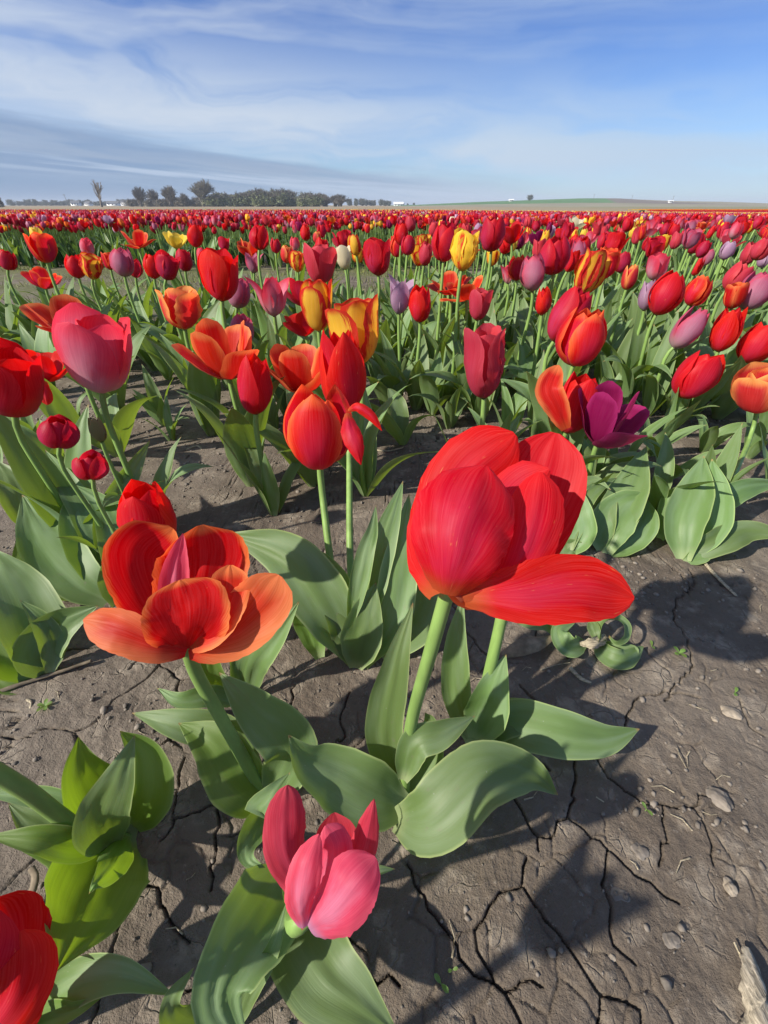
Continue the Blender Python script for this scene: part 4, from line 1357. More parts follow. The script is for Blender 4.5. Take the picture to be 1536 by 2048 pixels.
def mass():
    g = np.random.default_rng(99)
    def scatter(y0, y1, dens, xmin=None):
        out = []
        N = int((y1 - y0) * (2 * half((y0 + y1) / 2) + 1.0) * dens)
        y = g.uniform(y0, y1, N * 2); hw = 0.735 * y + 0.6
        w = hw / hw.max()
        keep = g.random(N * 2) < w
        y = y[keep][:N]; hw = 0.735 * y + 0.6
        x = g.uniform(-1, 1, len(y)) * hw
        # beds: narrow furrows every 1.7 m across the depth
        y2 = y + 0.0
        return x, y2
    blooms, fol = [], []
    bcols, fcols = [], []
    names = [n for n, _ in COLW]; pw = np.array([w for _, w in COLW], float); pw /= pw.sum()
    def colors(x, y, yel):
        idx = g.choice(len(names), len(x), p=pw)
        patch = fbm(x * .35 + 3, y * .35, 2)
        c = np.array([BCOL[n] for n in names])[idx]
        ye = g.random(len(x)) < yel
        yc = np.array([BCOL['parrot'], BCOL['yellow'], BCOL['cream']])[g.integers(0, 3, len(x))]
        c = np.where(ye[:, None], yc, c)
        rose = (patch > .25) & (g.random(len(x)) < .5) & ~ye
        c = np.where(rose[:, None], np.array(BCOL['rose']), c)
        return c * g.uniform(.75, 1.15, (len(x), 1))
    LB = leaf_unit(4, 3, 5)[:2]; LC = leaf_unit(7, 3, 5)[:2]
    # mid distance: petalled blooms with stems and leaves
    protos = [bloom_mid(k) for k in ('closed', 'egg', 'cup', 'lily', 'open')]
    x, y = scatter(4.35, 8.5, 78)
    z0 = macro(x, y)
    h = g.uniform(.25, .335, len(x)); L = g.uniform(.050, .066, len(x))
    lean = g.normal(0, .07, (len(x), 2))
    cc = colors(x, y, .03)
    pk = g.choice(5, len(x), p=[.36, .3, .16, .1, .08])
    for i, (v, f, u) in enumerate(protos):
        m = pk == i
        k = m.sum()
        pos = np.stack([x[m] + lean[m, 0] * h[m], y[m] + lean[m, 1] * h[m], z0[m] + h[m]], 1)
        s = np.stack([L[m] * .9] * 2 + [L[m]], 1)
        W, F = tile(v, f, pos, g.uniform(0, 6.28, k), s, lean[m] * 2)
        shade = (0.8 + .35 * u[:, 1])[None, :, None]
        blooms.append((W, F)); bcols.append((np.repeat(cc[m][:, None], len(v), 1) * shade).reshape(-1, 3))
    sv, sf, _ = tube([(0, 0, 0), (0, 0, 1)], 1, .85, 3, 2)
    W, F = tile(sv, sf, np.stack([x, y, z0], 1), np.zeros(len(x)), np.stack([np.full(len(x), .0042)] * 2 + [h + .004], 1), lean)
    fol.append((W, F)); fcols.append(np.tile((.20, .30, .09), (len(W), 1)))
    for q in range(4):
        v, f = LB if q % 2 else LC
        s = g.uniform(.13, .23, len(x))
        W, F = tile(v, f, np.stack([x + g.normal(0, .012, len(x)), y + g.normal(0, .012, len(x)), z0 - .004], 1), g.uniform(0, 6.28, len(x)), np.stack([s, s * .85, s * 1.1], 1))
        fol.append((W, F)); fcols.append(np.repeat(np.array([.085, .155, .06]) * g.uniform(.7, 1.35, (len(x), 1)), len(v), 0))
    # far: simple budlike blooms and tufts
    for (y0, y1, dens, pr) in ((8.5, 14, 62, bloom_far(5, [(0, .10), (.18, .30), (.55, .36), (1.0, .16)])), (14, 28.5, 46, bloom_far(4, [(0, .15), (.4, .36), (1.0, .18)]))):
        x, y = scatter(y0, y1, dens)
        z0 = macro(x, y)
        h = g.uniform(.25, .335, len(x)); L = g.uniform(.052, .068, len(x))
        cc = colors(x, y, .05)
        if y0 == 14:
            far = (y > 19.5 - .12 * x + g.normal(0, 1.5, len(y))) & (x > -5 + g.normal(0, 4, len(y))) & (g.random(len(x)) < .75)
            cc = np.where(far[:, None], np.array([.80, .60, .16]) * g.uniform(.8, 1.1, (len(x), 1)), cc)
        W, F = tile(pr[0], pr[1], np.stack([x, y, z0 + h], 1), g.uniform(0, 6.28, len(x)), np.stack([L] * 3, 1), g.normal(0, .12, (len(x), 2)))
        blooms.append((W, F)); bcols.append(np.repeat(cc, len(pr[0]), 0))
        tv = np.array([[-.12, 0, 0], [.12, 0, 0], [.07, .04, 1.], [-.02, .05, 1.]]); tf = np.array([[0, 1, 2, 3]])
        for q in range(2):
            s = g.uniform(.16, .27, len(x))
            W, F = tile(tv, tf, np.stack([x + g.normal(0, .03, len(x)), y, z0], 1), g.uniform(0, 6.28, len(x)), np.stack([s, s, s], 1), g.normal(0, .25, (len(x), 2)))
            fol.append((W, F)); fcols.append(np.repeat(np.array([.085, .145, .06]) * g.uniform(.7, 1.3, (len(x), 1)), 4, 0))
    def merge(lst, cols, name, mat, label):
        k = 0; V = []; F = []
        for v, f in lst:
            V.append(v); F.append(f + k); k += len(v)
        V = np.vstack(V); F = np.vstack(F); Cc = np.vstack(cols)
        me = mesh_np(name, V, F, None, mat, col=np.hstack([Cc, np.ones((len(Cc), 1))]))
        tag(obj(name, me), label, kind='stuff')
    merge(blooms, bcols, 'tulip_blooms', colattr_mat('far_petals', .34, (1.4, .9, .8)), 'countless red, pink and yellow tulip blooms filling the field to its far edge')
    merge(fol, fcols, 'tulip_foliage', colattr_mat('far_leaves', .3, (1.8, 1.8, .5)), 'grey green stems and leaves under the far mass of tulips')
    # strips of tulips on the ground that rises beyond, far right
    st, sc = [], []
    for (Y, colr, x0, dy) in ((50, 'crimson', 27, 2.2), (58, 'redorange', 30, .8), (66, 'red', 34, 2.0), (76, 'parrot', 36, 1.2), (88, 'red', 44, 2.4), (42, 'rose', 24, 1.0)):
        N = 1500
        y = Y + g.uniform(-dy, dy, N) ; x = g.uniform(x0, .80 * Y, N) if x0 < .80 * Y else g.uniform(.6 * Y, .8 * Y, N)
        v, f = bloom_far(3, [(0, .3), (1.0, .3)])
        W, F = tile(v, f, np.stack([x, y, macro(x, y) + .22], 1), g.uniform(0, 6.28, N), np.full((N, 3), .10))
        st.append((W, F)); sc.append(np.repeat(np.array(BCOL[colr]) * g.uniform(.8, 1.2, (N, 1)), len(v), 0))
    merge(st, sc, 'tulip_strips', colattr_mat('strip_petals', .3), 'thin red, orange and yellow strips of farther tulip rows on the right')
    # weeds and thin grass on the path between the beds
    N = 15000
    y = g.uniform(1.8, 4.6, N); x = g.uniform(-1, 1, N) * (.735 * y + .4)
    m = (fbm(x * 1.6, y * 1.6, 3) > -.12) & (g.random(N) < .55 + .45 * sst(y, 2.2, 3))
    x, y = x[m], y[m]
    tv = np.array([[-.06, 0, 0], [.06, 0, 0], [.10, .12, .6], [.2, .3, 1.]]); tf = np.array([[0, 1, 2, 3]])
    s = g.uniform(.015, .05, len(x))
    W, F = tile(tv, tf, np.stack([x, y, macro(x, y)], 1), g.uniform(0, 6.28, len(x)), np.stack([s, s, s], 1), g.normal(0, .5, (len(x), 2)))
    cc = np.array([.16, .20, .06]) * g.uniform(.6, 1.5, (len(x), 1)) + np.array([.08, .05, .01]) * g.random((len(x), 1))
    merge([(W, F)], [np.repeat(cc, 4, 0)], 'grass', colattr_mat('grass', .25), 'thin weedy grass on the path between the two tulip beds')


mass()


# ------------------------------------------------------------------ hero plants near the camera, leaf by leaf
def tow(S_mid):
    """unit vector from a point towards the camera"""
    return nrm(np.array([0, 0, H]) - np.asarray(S_mid))


def lf(e, pts, wpx, cup=.55, ct=.2, roll=0.0, wave=.05, wf=1.2, mat=None, prof=LEAFN, name='leaf', nu=13, nv=30, seed=None, crease=-.03, bydepth=False, ragged=0.0, label=None, twist=0.0, face=None, lump=.045):
    """pts: (px, py, z above ground) or, bydepth, (px, py, distance)"""
    P = np.array([atD(a, c, d) if bydepth else atZ(a, c, d) for a, c, d in pts])
    S = catmull(P, nv)
    mid = S[nv // 2]
    Tn = nrm(np.gradient(S, axis=0))
    if face is None:
        view = nrm(np.array([0, 0, H]) - S)
    else:
        view = np.broadcast_to(nrm(np.array(face, float)), S.shape)
    L_ = nrm(np.cross(Tn, view))
    N_ = np.cross(L_, Tn); N_ = N_ * np.sign((N_ * view).sum(1, keepdims=True))
    if roll:
        c, s = math.cos(roll), math.sin(roll)
        L_, N_ = L_ * c + N_ * s, N_ * c - L_ * s
    W = wpx / FPX * depth(mid)
    sd = seed if seed is not None else int(sum(pts[0]) * 7) % 997
    if name == 'leaf': W, cup, ct, wave = W * .93, cup * 1.25, ct * 1.3, wave * 1.25
    v, f, u = blade(P, W * 1.04, prof, nu, nv, L_, N_, cup, ct, wave=wave, wfreq=wf, crease=crease, seed=sd, ragged=ragged, twist=twist, lump=lump)
    v = v - np.array(e.location)
    o = obj(name, mesh_np(name, v, f, u), e, mat or LEAF)
    if label: o['label'] = label
    return o


def stem_px(e, pts, r0=.006, r1=.005):
    P = np.array([atZ(a, c, z) for a, c, z in pts]) - np.array(e.location)
    v, f, u = tube(P, r0, r1, 12, 24)
    return obj('stem', mesh_np('stem', v, f, u), e, STEM)


def hero(px, py, name, label, cat='tulip', group=None):
    p = atZ(px, py, 0)
    return empty(name, (p[0], p[1], gz(p[0], p[1])), label, cat, group)


NG = 'near tulips beside the camera'
# --- big red tulip, right
e = hero(808, 1592, 'tulip', 'huge bright red tulip, its right petal fallen open, nearest bloom right of centre', group=NG)
nk = atD(888, 1192, .245)
stem_px(e, [(808, 1592, -.005), (812, 1520, .05), (826, 1430, .11), (862, 1300, .20), (900, 1164, nk[2] - .004)], .0052, .0048)
D = .245
def pt(e, pts, w, cup, ct, mat, **k):
    k.setdefault('wave', .03); k.setdefault('lump', .055); k.setdefault('prof', PETALH); k.setdefault('ragged', .009); k.setdefault('nu', 17); k.setdefault('nv', 30)
    return lf(e, [(a, c, d) for a, c, d in pts], w, cup, ct, mat=PM[mat], name='petal', bydepth=True, **k)
pt(e, [(895, 1190, D), (975, 1130, D + .034), (1060, 1010, D + .046), (1112, 866, D + .040)], 185, .75, .35, 'red', wave=.04)       # back right
pt(e, [(890, 1185, D), (880, 1090, D + .030), (925, 960, D + .040), (1030, 868, D + .034)], 160, -.9, -.5, 'red')        # back left
pt(e, [(905, 1190, D), (980, 1080, D + .020), (1030, 985, D + .026), (1098, 938, D + .020)], 110, -.7, -.5, 'crimson', wave=.03)        # inner
pt(e, [(925, 1194, D), (1015, 1155, D + .002), (1062, 1060, D + .000), (1082, 944, D + .010)], 128, -1.0, -.7, 'red')      # front right
pt(e, [(893, 1188, D - .004), (905, 1120, D - .016), (935, 1030, D - .016), (975, 932, D - .002)], 214, -.85, -.6, 'red', fleck=0) if False else pt(e, [(893, 1190, D - .002), (908, 1120, D - .018), (930, 1030, D - .018), (972, 932, D)], 226, -.9, -.65, 'red')
pt(e, [(930, 1192, D + .002), (1050, 1190, D - .006), (1160, 1178, D - .006), (1268, 1196, D - .004)], 138, .7, .35, 'red', prof=PETALW, roll=.2)  # fallen open
pt(e, [(915, 1190, D + .003), (985, 1130, D + .030), (1010, 1020, D + .040), (1040, 950, D + .036)], 120, .6, .4, 'crimson')
# its leaves
lf(e, [(800, 1590, .0), (768, 1470, .06), (792, 1330, .14), (826, 1205, .19)], 88, .6, .35, mat=LEAF)
lf(e, [(812, 1585, .0), (845, 1520, .03), (858, 1450, .06), (850, 1425, .075)], 92, .75, .3)
lf(e, [(806, 1560, .05), (830, 1490, .085), (880, 1470, .09), (950, 1432, .085)], 72, .7, .3, wave=.03)
lf(e, [(790, 1640, .006), (858, 1640, .05), (960, 1548, .075), (1055, 1545, .055), (1116, 1590, .025)], 140, .55, .35, wave=.10, wf=.9, mat=LEAF)
lf(e, [(812, 1612, .006), (740, 1590, .035), (660, 1545, .06), (612, 1520, .075), (577, 1470, .10)], 140, .45, .35, wave=.08, wf=.9)
# --- companion right behind it
e = hero(948, 1478, 'tulip', 'closed red tulip hidden behind the huge red one, short stem visible below it', group=NG)
stem_px(e, [(948, 1478, -.004), (975, 1360, .08), (1003, 1235, .15), (1020, 1130, .185)], .0056, .005)
nk = atZ(1020, 1130, .185); nk_l = nk - np.array(e.location)
put_head(e, nk_l, (.1, .25, .8), .060, 'closed', 'red', fat=.8)
lf(e, [(945, 1480, .0), (915, 1400, .035), (912, 1290, .09), (926, 1188, .135)], 68, .7, .5)
lf(e, [(950, 1478, .01), (975, 1420, .05), (990, 1370, .085), (1012, 1308, .11)], 100, .8, .5, wave=.06)
lf(e, [(930, 1485, .0), (1020, 1448, .03), (1130, 1468, .04), (1210, 1478, .035), (1279, 1458, .03)], 112, .6, .5, wave=.05, wf=.8)
lf(e, [(950, 1480, .0), (1000, 1440, .03), (1080, 1430, .035), (1120, 1445, .03)], 80, .4, .2)
# --- orange open tulip, left
e = hero(532, 1595, 'tulip', 'large wide open orange and scarlet tulip with spread petals, left of centre', group=NG)
D = .300
nk = atD(372, 1296, D)
stem_px(e, [(532, 1595, -.005), (492, 1525, .045), (440, 1432, .105), (392, 1345, .16), (372, 1282, nk[2] + .004)], .0055, .0050)
pt(e, [(374, 1288, D + .008), (395, 1200, D + .030), (410, 1110, D + .036), (402, 1050, D + .026)], 178, .8, .6, 'orangethin')          # back right
pt(e, [(368, 1286, D + .010), (308, 1200, D + .022), (285, 1110, D + .026), (345, 1056, D + .020)], 150, .8, .5, 'orangethin', roll=-.25)          # back left
pt(e, [(372, 1290, D), (352, 1225, D + .010), (350, 1150, D + .012), (366, 1066, D + .012)], 60, .6, .5, 'palepink', prof=PETALP, wave=.06)
pt(e, [(375, 1294, D), (455, 1268, D + .006), (520, 1210, D + .004), (558, 1150, D + .002)], 118, .35, .2, 'paleorange', wave=.03)
pt(e, [(378, 1292, D - .002), (420, 1255, D - .006), (455, 1190, D - .001), (460, 1130, D + .006)], 84, .6, .3, 'orange')
pt(e, [(372, 1298, D - .002), (374, 1262, D - .012), (374, 1215, D - .014), (360, 1160, D - .010)], 156, .55, .15, 'orangethin', wave=.03)
pt(e, [(374, 1300, D - .003), (312, 1290, D - .016), (245, 1264, D - .020), (166, 1240, D - .014)], 84, .35, .2, 'paleorange', wave=.05, prof=PETALW, roll=.2)
put_stamens(e, Matrix.Translation(Vector(atD(372, 1290, D + .004) - np.array(e.location))) @ rot_axis((0, .25, .9)).to_4x4(), .055)
lf(e, [(540, 1598, .0), (582, 1500, .05), (510, 1420, .085), (438, 1345, .10)], 118, .5, .3, wave=.07, wf=1.0)
lf(e, [(534, 1605, .0), (480, 1570, .03), (428, 1490, .055), (357, 1446, .06)], 118, .55, .3, wave=.05, wf=.9, mat=LEAFB)
lf(e, [(520, 1545, .0), (450, 1470, .03), (360, 1448, .05), (264, 1426, .05)], 78, .55, .3, wave=.05)
lf(e, [(540, 1600, .02), (520, 1620, .04), (545, 1590, .055), (580, 1545, .06)], 66, .6, .3, wave=.03)
lf(e, [(535, 1610, .0), (500, 1680, .02), (498, 1720, .03), (530, 1735, .03)], 60, .7, .5, wave=.04)
# --- leaf clump behind the orange stem
e = hero(492, 1400, 'tulip_leaves', 'leaf clump behind the orange tulip stem with one tall pointed leaf', 'plant', GL)
lf(e, [(492, 1402, .0), (500, 1330, .05), (548, 1270, .10), (598, 1203, .135)], 84, .5, .3, wave=.04)
lf(e, [(488, 1400, .0), (430, 1370, .03), (418, 1310, .07), (420, 1270, .09)], 62, .6, .3, mat=LEAFB)
lf(e, [(485, 1402, .0), (420, 1392, .03), (360, 1400, .04), (314, 1376, .045)], 48, .6, .3)
lf(e, [(495, 1400, .0), (470, 1330, .05), (452, 1280, .09)], 22, .6, .3)
# --- leaves of the centre pair (round red and scarlet tulips)
e = hero(712, 1332, 'tulip_leaves', 'dense grey green leaf clump in the centre around two tulip stems', 'plant', GL)
lf(e, [(712, 1336, .0), (722, 1280, .035), (735, 1220, .065), (752, 1165, .09)], 92, .6, .3, wave=.05)
lf(e, [(725, 1330, .0), (782, 1230, .05), (802, 1110, .11), (818, 988, .155)], 92, .6, .4, wave=.04)
lf(e, [(716, 1290, .02), (748, 1150, .09), (778, 1050, .14), (806, 962, .17)], 70, .6, .3, wave=.03)
lf(e, [(700, 1310, .01), (650, 1210, .07), (570, 1110, .11), (448, 1066, .12)], 126, .5, .3, wave=.03, wf=.8)
lf(e, [(700, 1290, .02), (672, 1190, .07), (640, 1130, .10), (596, 1088, .115)], 88, .7, .3, wave=.03)
lf(e, [(640, 1316, .0), (622, 1260, .03), (600, 1200, .06), (560, 1130, .08)], 66, .6, .3, mat=LEAFB)
lf(e, [(760, 1310, .01), (842, 1230, .04), (850, 1150, .07), (815, 1090, .09)], 100, .5, .3, wave=.03)
lf(e, [(710, 1330, .0), (700, 1270, .035), (675, 1225, .06), (636, 1192, .07)], 84, .5, .2, wave=.08, wf=1.2, nu=15)
lf(e, [(700, 1250, .05), (730, 1110, .12), (745, 1060, .14), (752, 1010, .155)], 46, .7, .4)
# --- left group of leaves
e = hero(236, 1214, 'tulip_leaves', 'broad leaved clump at the left with one upright pointed leaf in front', 'plant', GL)
lf(e, [(225, 1190, .0), (190, 1110, .04), (160, 1040, .08), (147, 970, .105)], 100, .7, .4)
lf(e, [(232, 1205, .0), (160, 1160, .03), (90, 1080, .06), (44, 990, .09)], 110, .6, .3, wave=.04)
lf(e, [(205, 1175, .0), (120, 1165, .02), (70, 1130, .04), (42, 1058, .06)], 84, .5, .3, mat=LEAFB, wave=.05)
lf(e, [(236, 1214, .0), (232, 1150, .035), (252, 1100, .06), (272, 1088, .065)], 68, .6, .4)
lf(e, [(238, 1190, .01), (228, 1080, .07), (205, 1010, .10), (145, 968, .125)], 62, .6, .3, wave=.03)
lf(e, [(236, 1200, .01), (262, 1090, .06), (245, 1010, .09), (330, 960, .10)], 50, .7, .3)
lf(e, [(220, 1180, .0), (180, 1050, .07), (130, 960, .12), (90, 900, .14)], 56, .6, .3)
lf(e, [(225, 1185, .0), (215, 1050, .07), (255, 960, .11), (300, 880, .13)], 54, .6, .3)
lf(e, [(60, 1060, .03), (40, 1010, .07), (20, 960, .10), (-8, 920, .12)], 60, .6, .3)
# --- left edge clump
e = hero(92, 1362, 'tulip_leaves', 'glowing green leaf clump cut by the left edge above a dry stick', 'plant', GL)
lf(e, [(100, 1350, .0), (75, 1310, .03), (115, 1255, .055), (196, 1211, .07)], 96, .7, .4, wave=.03)
lf(e, [(80, 1345, .0), (75, 1270, .05), (30, 1170, .09), (-20, 1095, .11)], 120, .5, .3)
lf(e, [(70, 1355, .0), (30, 1310, .03), (-20, 1250, .05), (-60, 1180, .07)], 120, .5, .3, mat=LEAFB)
lf(e, [(80, 1365, .0), (20, 1365, .01), (-40, 1330, .02), (-80, 1300, .03)], 56, .5, .3, mat=LEAFB)
lf(e, [(100, 1345, .01), (105, 1290, .04), (80, 1240, .07), (40, 1200, .09)], 50, .6, .3)
# --- lower left plant with bright leaves, stem leaving the picture
e = hero(255, 1668, 'tulip', 'sunlit bright green tulip plant, lower left, its thick stem bending out of the picture', group=NG)
stem_px(e, [(255, 1680, .0), (190, 1678, .035), (120, 1632, .075), (50, 1580, .12), (-60, 1515, .17)], .0058, .0056)
q = atZ(-60, 1515, .17) - np.array(e.location)
put_head(e, q, (-.6, .2, .9), .07, 'closed', 'red')
lf(e, [(245, 1650, .0), (200, 1600, .04), (165, 1540, .08), (156, 1474, .11)], 124, .6, .5, mat=LEAFB, wave=.05)
lf(e, [(262, 1655, .0), (292, 1590, .04), (285, 1510, .075), (240, 1462, .10)], 116, .6, .4, mat=LEAFB, wave=.03)
lf(e, [(225, 1690, .02), (205, 1640, .07), (235, 1560, .105), (270, 1470, .13)], 108, .5, .2, wave=.04)
lf(e, [(255, 1672, .01), (225, 1730, .055), (190, 1770, .075), (178, 1788, .07)], 74, -.6, -.3, wave=.04, mat=LEAFB)
lf(e, [(275, 1660, .0), (205, 1745, .018), (160, 1840, .04), (110, 1945, .07)], 215, .35, .45, mat=LEAFB, wave=.05, nu=17, wf=1.2)
lf(e, [(240, 1665, .01), (160, 1690, .05), (80, 1678, .075), (-30, 1672, .08)], 70, .6, .4, mat=LEAFB, wave=.05)
lf(e, [(235, 1670, .005), (150, 1690, .03), (70, 1650, .05), (16, 1606, .06)], 74, .5, .3, wave=.03)
lf(e, [(240, 1670, .0), (180, 1700, .02), (110, 1690, .03), (40, 1700, .035)], 100, .5, .3, wave=.03, mat=LEAFB)
lf(e, [(230, 1660, .0), (120, 1610, .03), (40, 1590, .04), (-40, 1590, .045)], 54, .5, .3)
# --- bottom left red tulip and its leaf
e = hero(30, 2075, 'tulip', 'glossy red tulip cut by the lower left corner', group=NG)
q = atZ(-60, 2085, .17) - np.array(e.location)
put_stem(e, q, axis=(-.2, .1, 1))
D = .235
pt(e, [(-90, 2095, D), (-85, 2030, D - .02), (-60, 1930, D - .022), (-10, 1818, D - .006)], 200, -.9, -.6, 'crimson')
pt(e, [(-70, 2095, D), (-5, 2040, D - .014), (38, 1960, D - .012), (42, 1862, D - .004)], 140, -.9, -.6, 'red')
pt(e, [(-60, 2080, D + .01), (-10, 1990, D + .03), (-5, 1900, D + .035), (-40, 1810, D + .03)], 170, .8, .5, 'red')
lf(e, [(40, 2090, .0), (120, 1985, .04), (230, 1950, .06), (350, 1990, .05)], 92, .6, .4, wave=.05, wf=.8)
lf(e, [(30, 2095, .0), (80, 2040, .03), (150, 2020, .05), (215, 1985, .055)], 54, .5, .3, mat=LEAFB)
# --- bottom pink tulip
e = hero(582, 1800, 'tulip', 'rose pink tulip with loose outer petals seen from above, bottom centre', group=NG)
D = .212
nk = atD(614, 1858, D)
stem_px(e, [(582, 1800, -.004), (588, 1815, .05), (586, 1838, .11), (594, 1850, nk[2] - .016), (622, 1822, nk[2] - .012)], .0055, .005)
pt(e, [(620, 1850, D), (655, 1780, D + .022), (672, 1700, D + .024), (668, 1625, D + .016)], 95, .8, .5, 'rose')
pt(e, [(618, 1850, D), (598, 1760, D + .016), (570, 1690, D + .012), (574, 1570, D + .004)], 88, -.7, -.5, 'rose', prof=PETALW)
pt(e, [(625, 1852, D), (700, 1770, D + .014), (728, 1690, D + .012), (748, 1598, D + .004)], 62, -.8, -.9, 'rose', prof=PETALP)
pt(e, [(618, 1852, D - .001), (650, 1770, D + .002), (672, 1700, D + .002), (652, 1650, D + .004)], 72, -.7, -.5, 'palepink')
pt(e, [(608, 1856, D - .003), (602, 1800, D - .012), (614, 1730, D - .012), (638, 1668, D - .004)], 74, -.9, -.6, 'palepink', prof=PETALW)
pt(e, [(618, 1856, D - .003), (670, 1812, D - .014), (712, 1760, D - .014), (752, 1716, D - .006)], 118, -.8, -.5, 'palepink', wave=.03)
lf(e, [(572, 1740, .0), (530, 1820, .045), (468, 1920, .065), (440, 2010, .065), (500, 2110, .05)], 178, .45, .3, wave=.06, wf=1.2, nu=17)
lf(e, [(590, 1800, .0), (606, 1875, .025), (648, 1950, .04), (712, 2005, .04), (800, 2075, .03)], 168, .5, .3, wave=.06, nu=17, wf=1.1)
e = hero(432, 2030, 'tulip_leaves', 'small young leaf clump at the bottom edge, left of centre', 'plant', GL)
lf(e, [(430, 2060, .0), (360, 2040, .03), (345, 2000, .06), (388, 1935, .08)], 62, .7, .4, wave=.05)
lf(e, [(470, 2060, .0), (500, 1980, .03), (545, 1900, .06), (575, 1800, .085)], 46, .6, .3)
lf(e, [(600, 1860, .02), (580, 1780, .05), (572, 1700, .08), (560, 1650, .09)], 34, .6, .3)
lf(e, [(640, 1800, .03), (700, 1760, .05), (750, 1742, .055), (790, 1738, .05)], 40, .6, .4)
# --- right hand clumps
e = hero(1208, 1108, 'tulip_leaves', 'folded cabbage like leaf clump on bare soil right of the huge red tulip', 'plant', GL)
lf(e, [(1210, 1108, .0), (1218, 1060, .03), (1250, 1010, .06), (1300, 988, .075)], 96, .7, .5, wave=.05)
lf(e, [(1212, 1104, .0), (1232, 1040, .04), (1262, 970, .08), (1292, 893, .12)], 84, .6, .4)
lf(e, [(1208, 1110, .0), (1250, 1085, .015), (1288, 1050, .035), (1296, 1000, .05)], 70, .8, .6)
lf(e, [(1206, 1106, .0), (1210, 1020, .05), (1235, 970, .07)], 50, .6, .4)
e = hero(1368, 1122, 'tulip_leaves', 'tall leaf clump at the right with a long wavy leaf lying towards the edge', 'plant', GL)
lf(e, [(1368, 1122, .0), (1368, 1050, .045), (1390, 980, .08), (1408, 912, .11)], 84, .7, .4)
lf(e, [(1376, 1115, .0), (1418, 1050, .045), (1428, 980, .08), (1424, 918, .11)], 80, .6, .4)
lf(e, [(1372, 1118, .0), (1430, 1088, .03), (1500, 1062, .045), (1580, 1075, .045)], 62, .6, .4, wave=.09, wf=1.6)
lf(e, [(1320, 1080, .0), (1335, 1040, .03), (1335, 1000, .05), (1330, 975, .06)], 42, .6, .3)
lf(e, [(1368, 1124, .0), (1400, 1110, .012), (1424, 1085, .02)], 40, .8, .4)
lf(e, [(1400, 1060, .03), (1452, 1000, .055), (1500, 975, .065), (1570, 965, .06)], 50, .6, .3, wave=.04)
e = hero(1140, 1120, 'tulip_leaves', 'leaf clump around the stem of the dark magenta tulip', 'plant', GL)
lf(e, [(1130, 1110, .0), (1160, 1070, .03), (1155, 1020, .06), (1150, 960, .085)], 66, .6, .3)
lf(e, [(1140, 1100, .01), (1165, 1010, .06), (1195, 975, .08), (1234, 955, .085)], 42, .6, .3)
lf(e, [(1140, 1100, .01), (1150, 990, .07), (1190, 960, .09), (1222, 980, .085)], 40, .6, .3)
lf(e, [(1120, 1120, .0), (1140, 1095, .012), (1176, 1090, .02)], 40, .6, .3)
# loose petals of the shedding scarlet tulip
e = [o for o in bpy.data.objects if o.get('label', '').startswith('tall scarlet tulip losing')][0]
dd = depth(np.array(atY(692, 824, 0)) * 0 + np.array([e.location.x, e.location.y, .3]))
pt(e, [(694, 826, dd), (700, 860, dd - .012), (712, 895, dd - .014), (722, 930, dd - .010)], 46, -.9, -.9, 'red', prof=PETALP, wave=.06)
pt(e, [(696, 822, dd), (715, 815, dd - .01), (742, 832, dd - .01), (764, 862, dd - .006)], 24, -.9, -.9, 'red', prof=PETALP, wave=.08)
e = [o for o in bpy.data.objects if o.get('label', '').startswith('small open red tulip shedding')][0]
dd = depth(np.array([e.location.x, e.location.y, .25]))
pt(e, [(90, 762, dd - .01), (88, 775, dd - .012), (92, 795, dd - .014), (95, 810, dd - .014)], 24, -.5, -.5, 'red', prof=PETALW)
e = [o for o in bpy.data.objects if o.get('label', '').startswith('big red tulip with one orange petal')][0]
dd = depth(np.array([e.location.x, e.location.y, .3]))
pt(e, [(1132, 858, dd + .01), (1112, 810, dd - .005), (1098, 775, dd - .008), (1118, 730, dd - .004)], 52, .5, .3, 'orange', prof=PETALW)


# unseen tulips added outside the lower edge to throw shadow on the bare soil
for (x, y, hx, hy, hz, L_, kd, lb) in ((-.215, -.075, -.165, -.058, .205, .062, 'lily', 'unseen red tulip added for its shadow, left'),
                                  (.04, -.13, .015, -.095, .225, .07, 'lily', 'unseen large red tulip added for its shadow')):
    e = empty('tulip', (x, y, gz(x, y)), lb + ', just outside the picture', 'tulip', 'unseen tulips added for their shadows')
    nk_ = (hx - x, hy - y, hz)
    put_stem(e, nk_, axis=(hx - x, hy - y, hz * .8)); put_head(e, nk_, (hx - x, hy - y, hz * .8), L_, kd, 'red')
    put_leaves(e, 2, .13)

# ------------------------------------------------------------------ things lying on the soil
def lump(seed, s, sub=2, flat=.6, rough=.3):
    import bmesh
    bm = bmesh.new(); bmesh.ops.create_icosphere(bm, subdivisions=sub, radius=1)
    g = np.random.default_rng(seed); off = g.random(3) * 50
    for v in bm.verts:
        c = np.array(v.co)
        k = 1 + rough * float(perlin(np.array([c[0] * 1.3 + off[0] + c[2]]), np.array([c[1] * 1.3 + off[1] - c[2]]))[0] * 2 + .1 * g.normal())
        v.co = v.co * k; v.co.z *= flat
    me = bpy.data.meshes.new('clod'); bm.to_mesh(me); bm.free()
    for v in me.vertices: v.co *= s
    me.update()
    return me


def clod(px, py, s, label, mat, seed, flat=.6, sx=1.0, rot=0, sub=3):
    p = atZ(px, py, 0)
    o = obj('soil_clod' if mat is STONE else 'pebble', lump(seed, s, sub, flat), None, mat)
    o.location = (p[0], p[1], gz(p[0], p[1]) + s * flat * .35)
    o.rotation_euler = (0, 0, rot); o.scale = (sx, 1, 1)
    tag(o, label, 'clod' if mat is STONE else 'pebble')
    return o


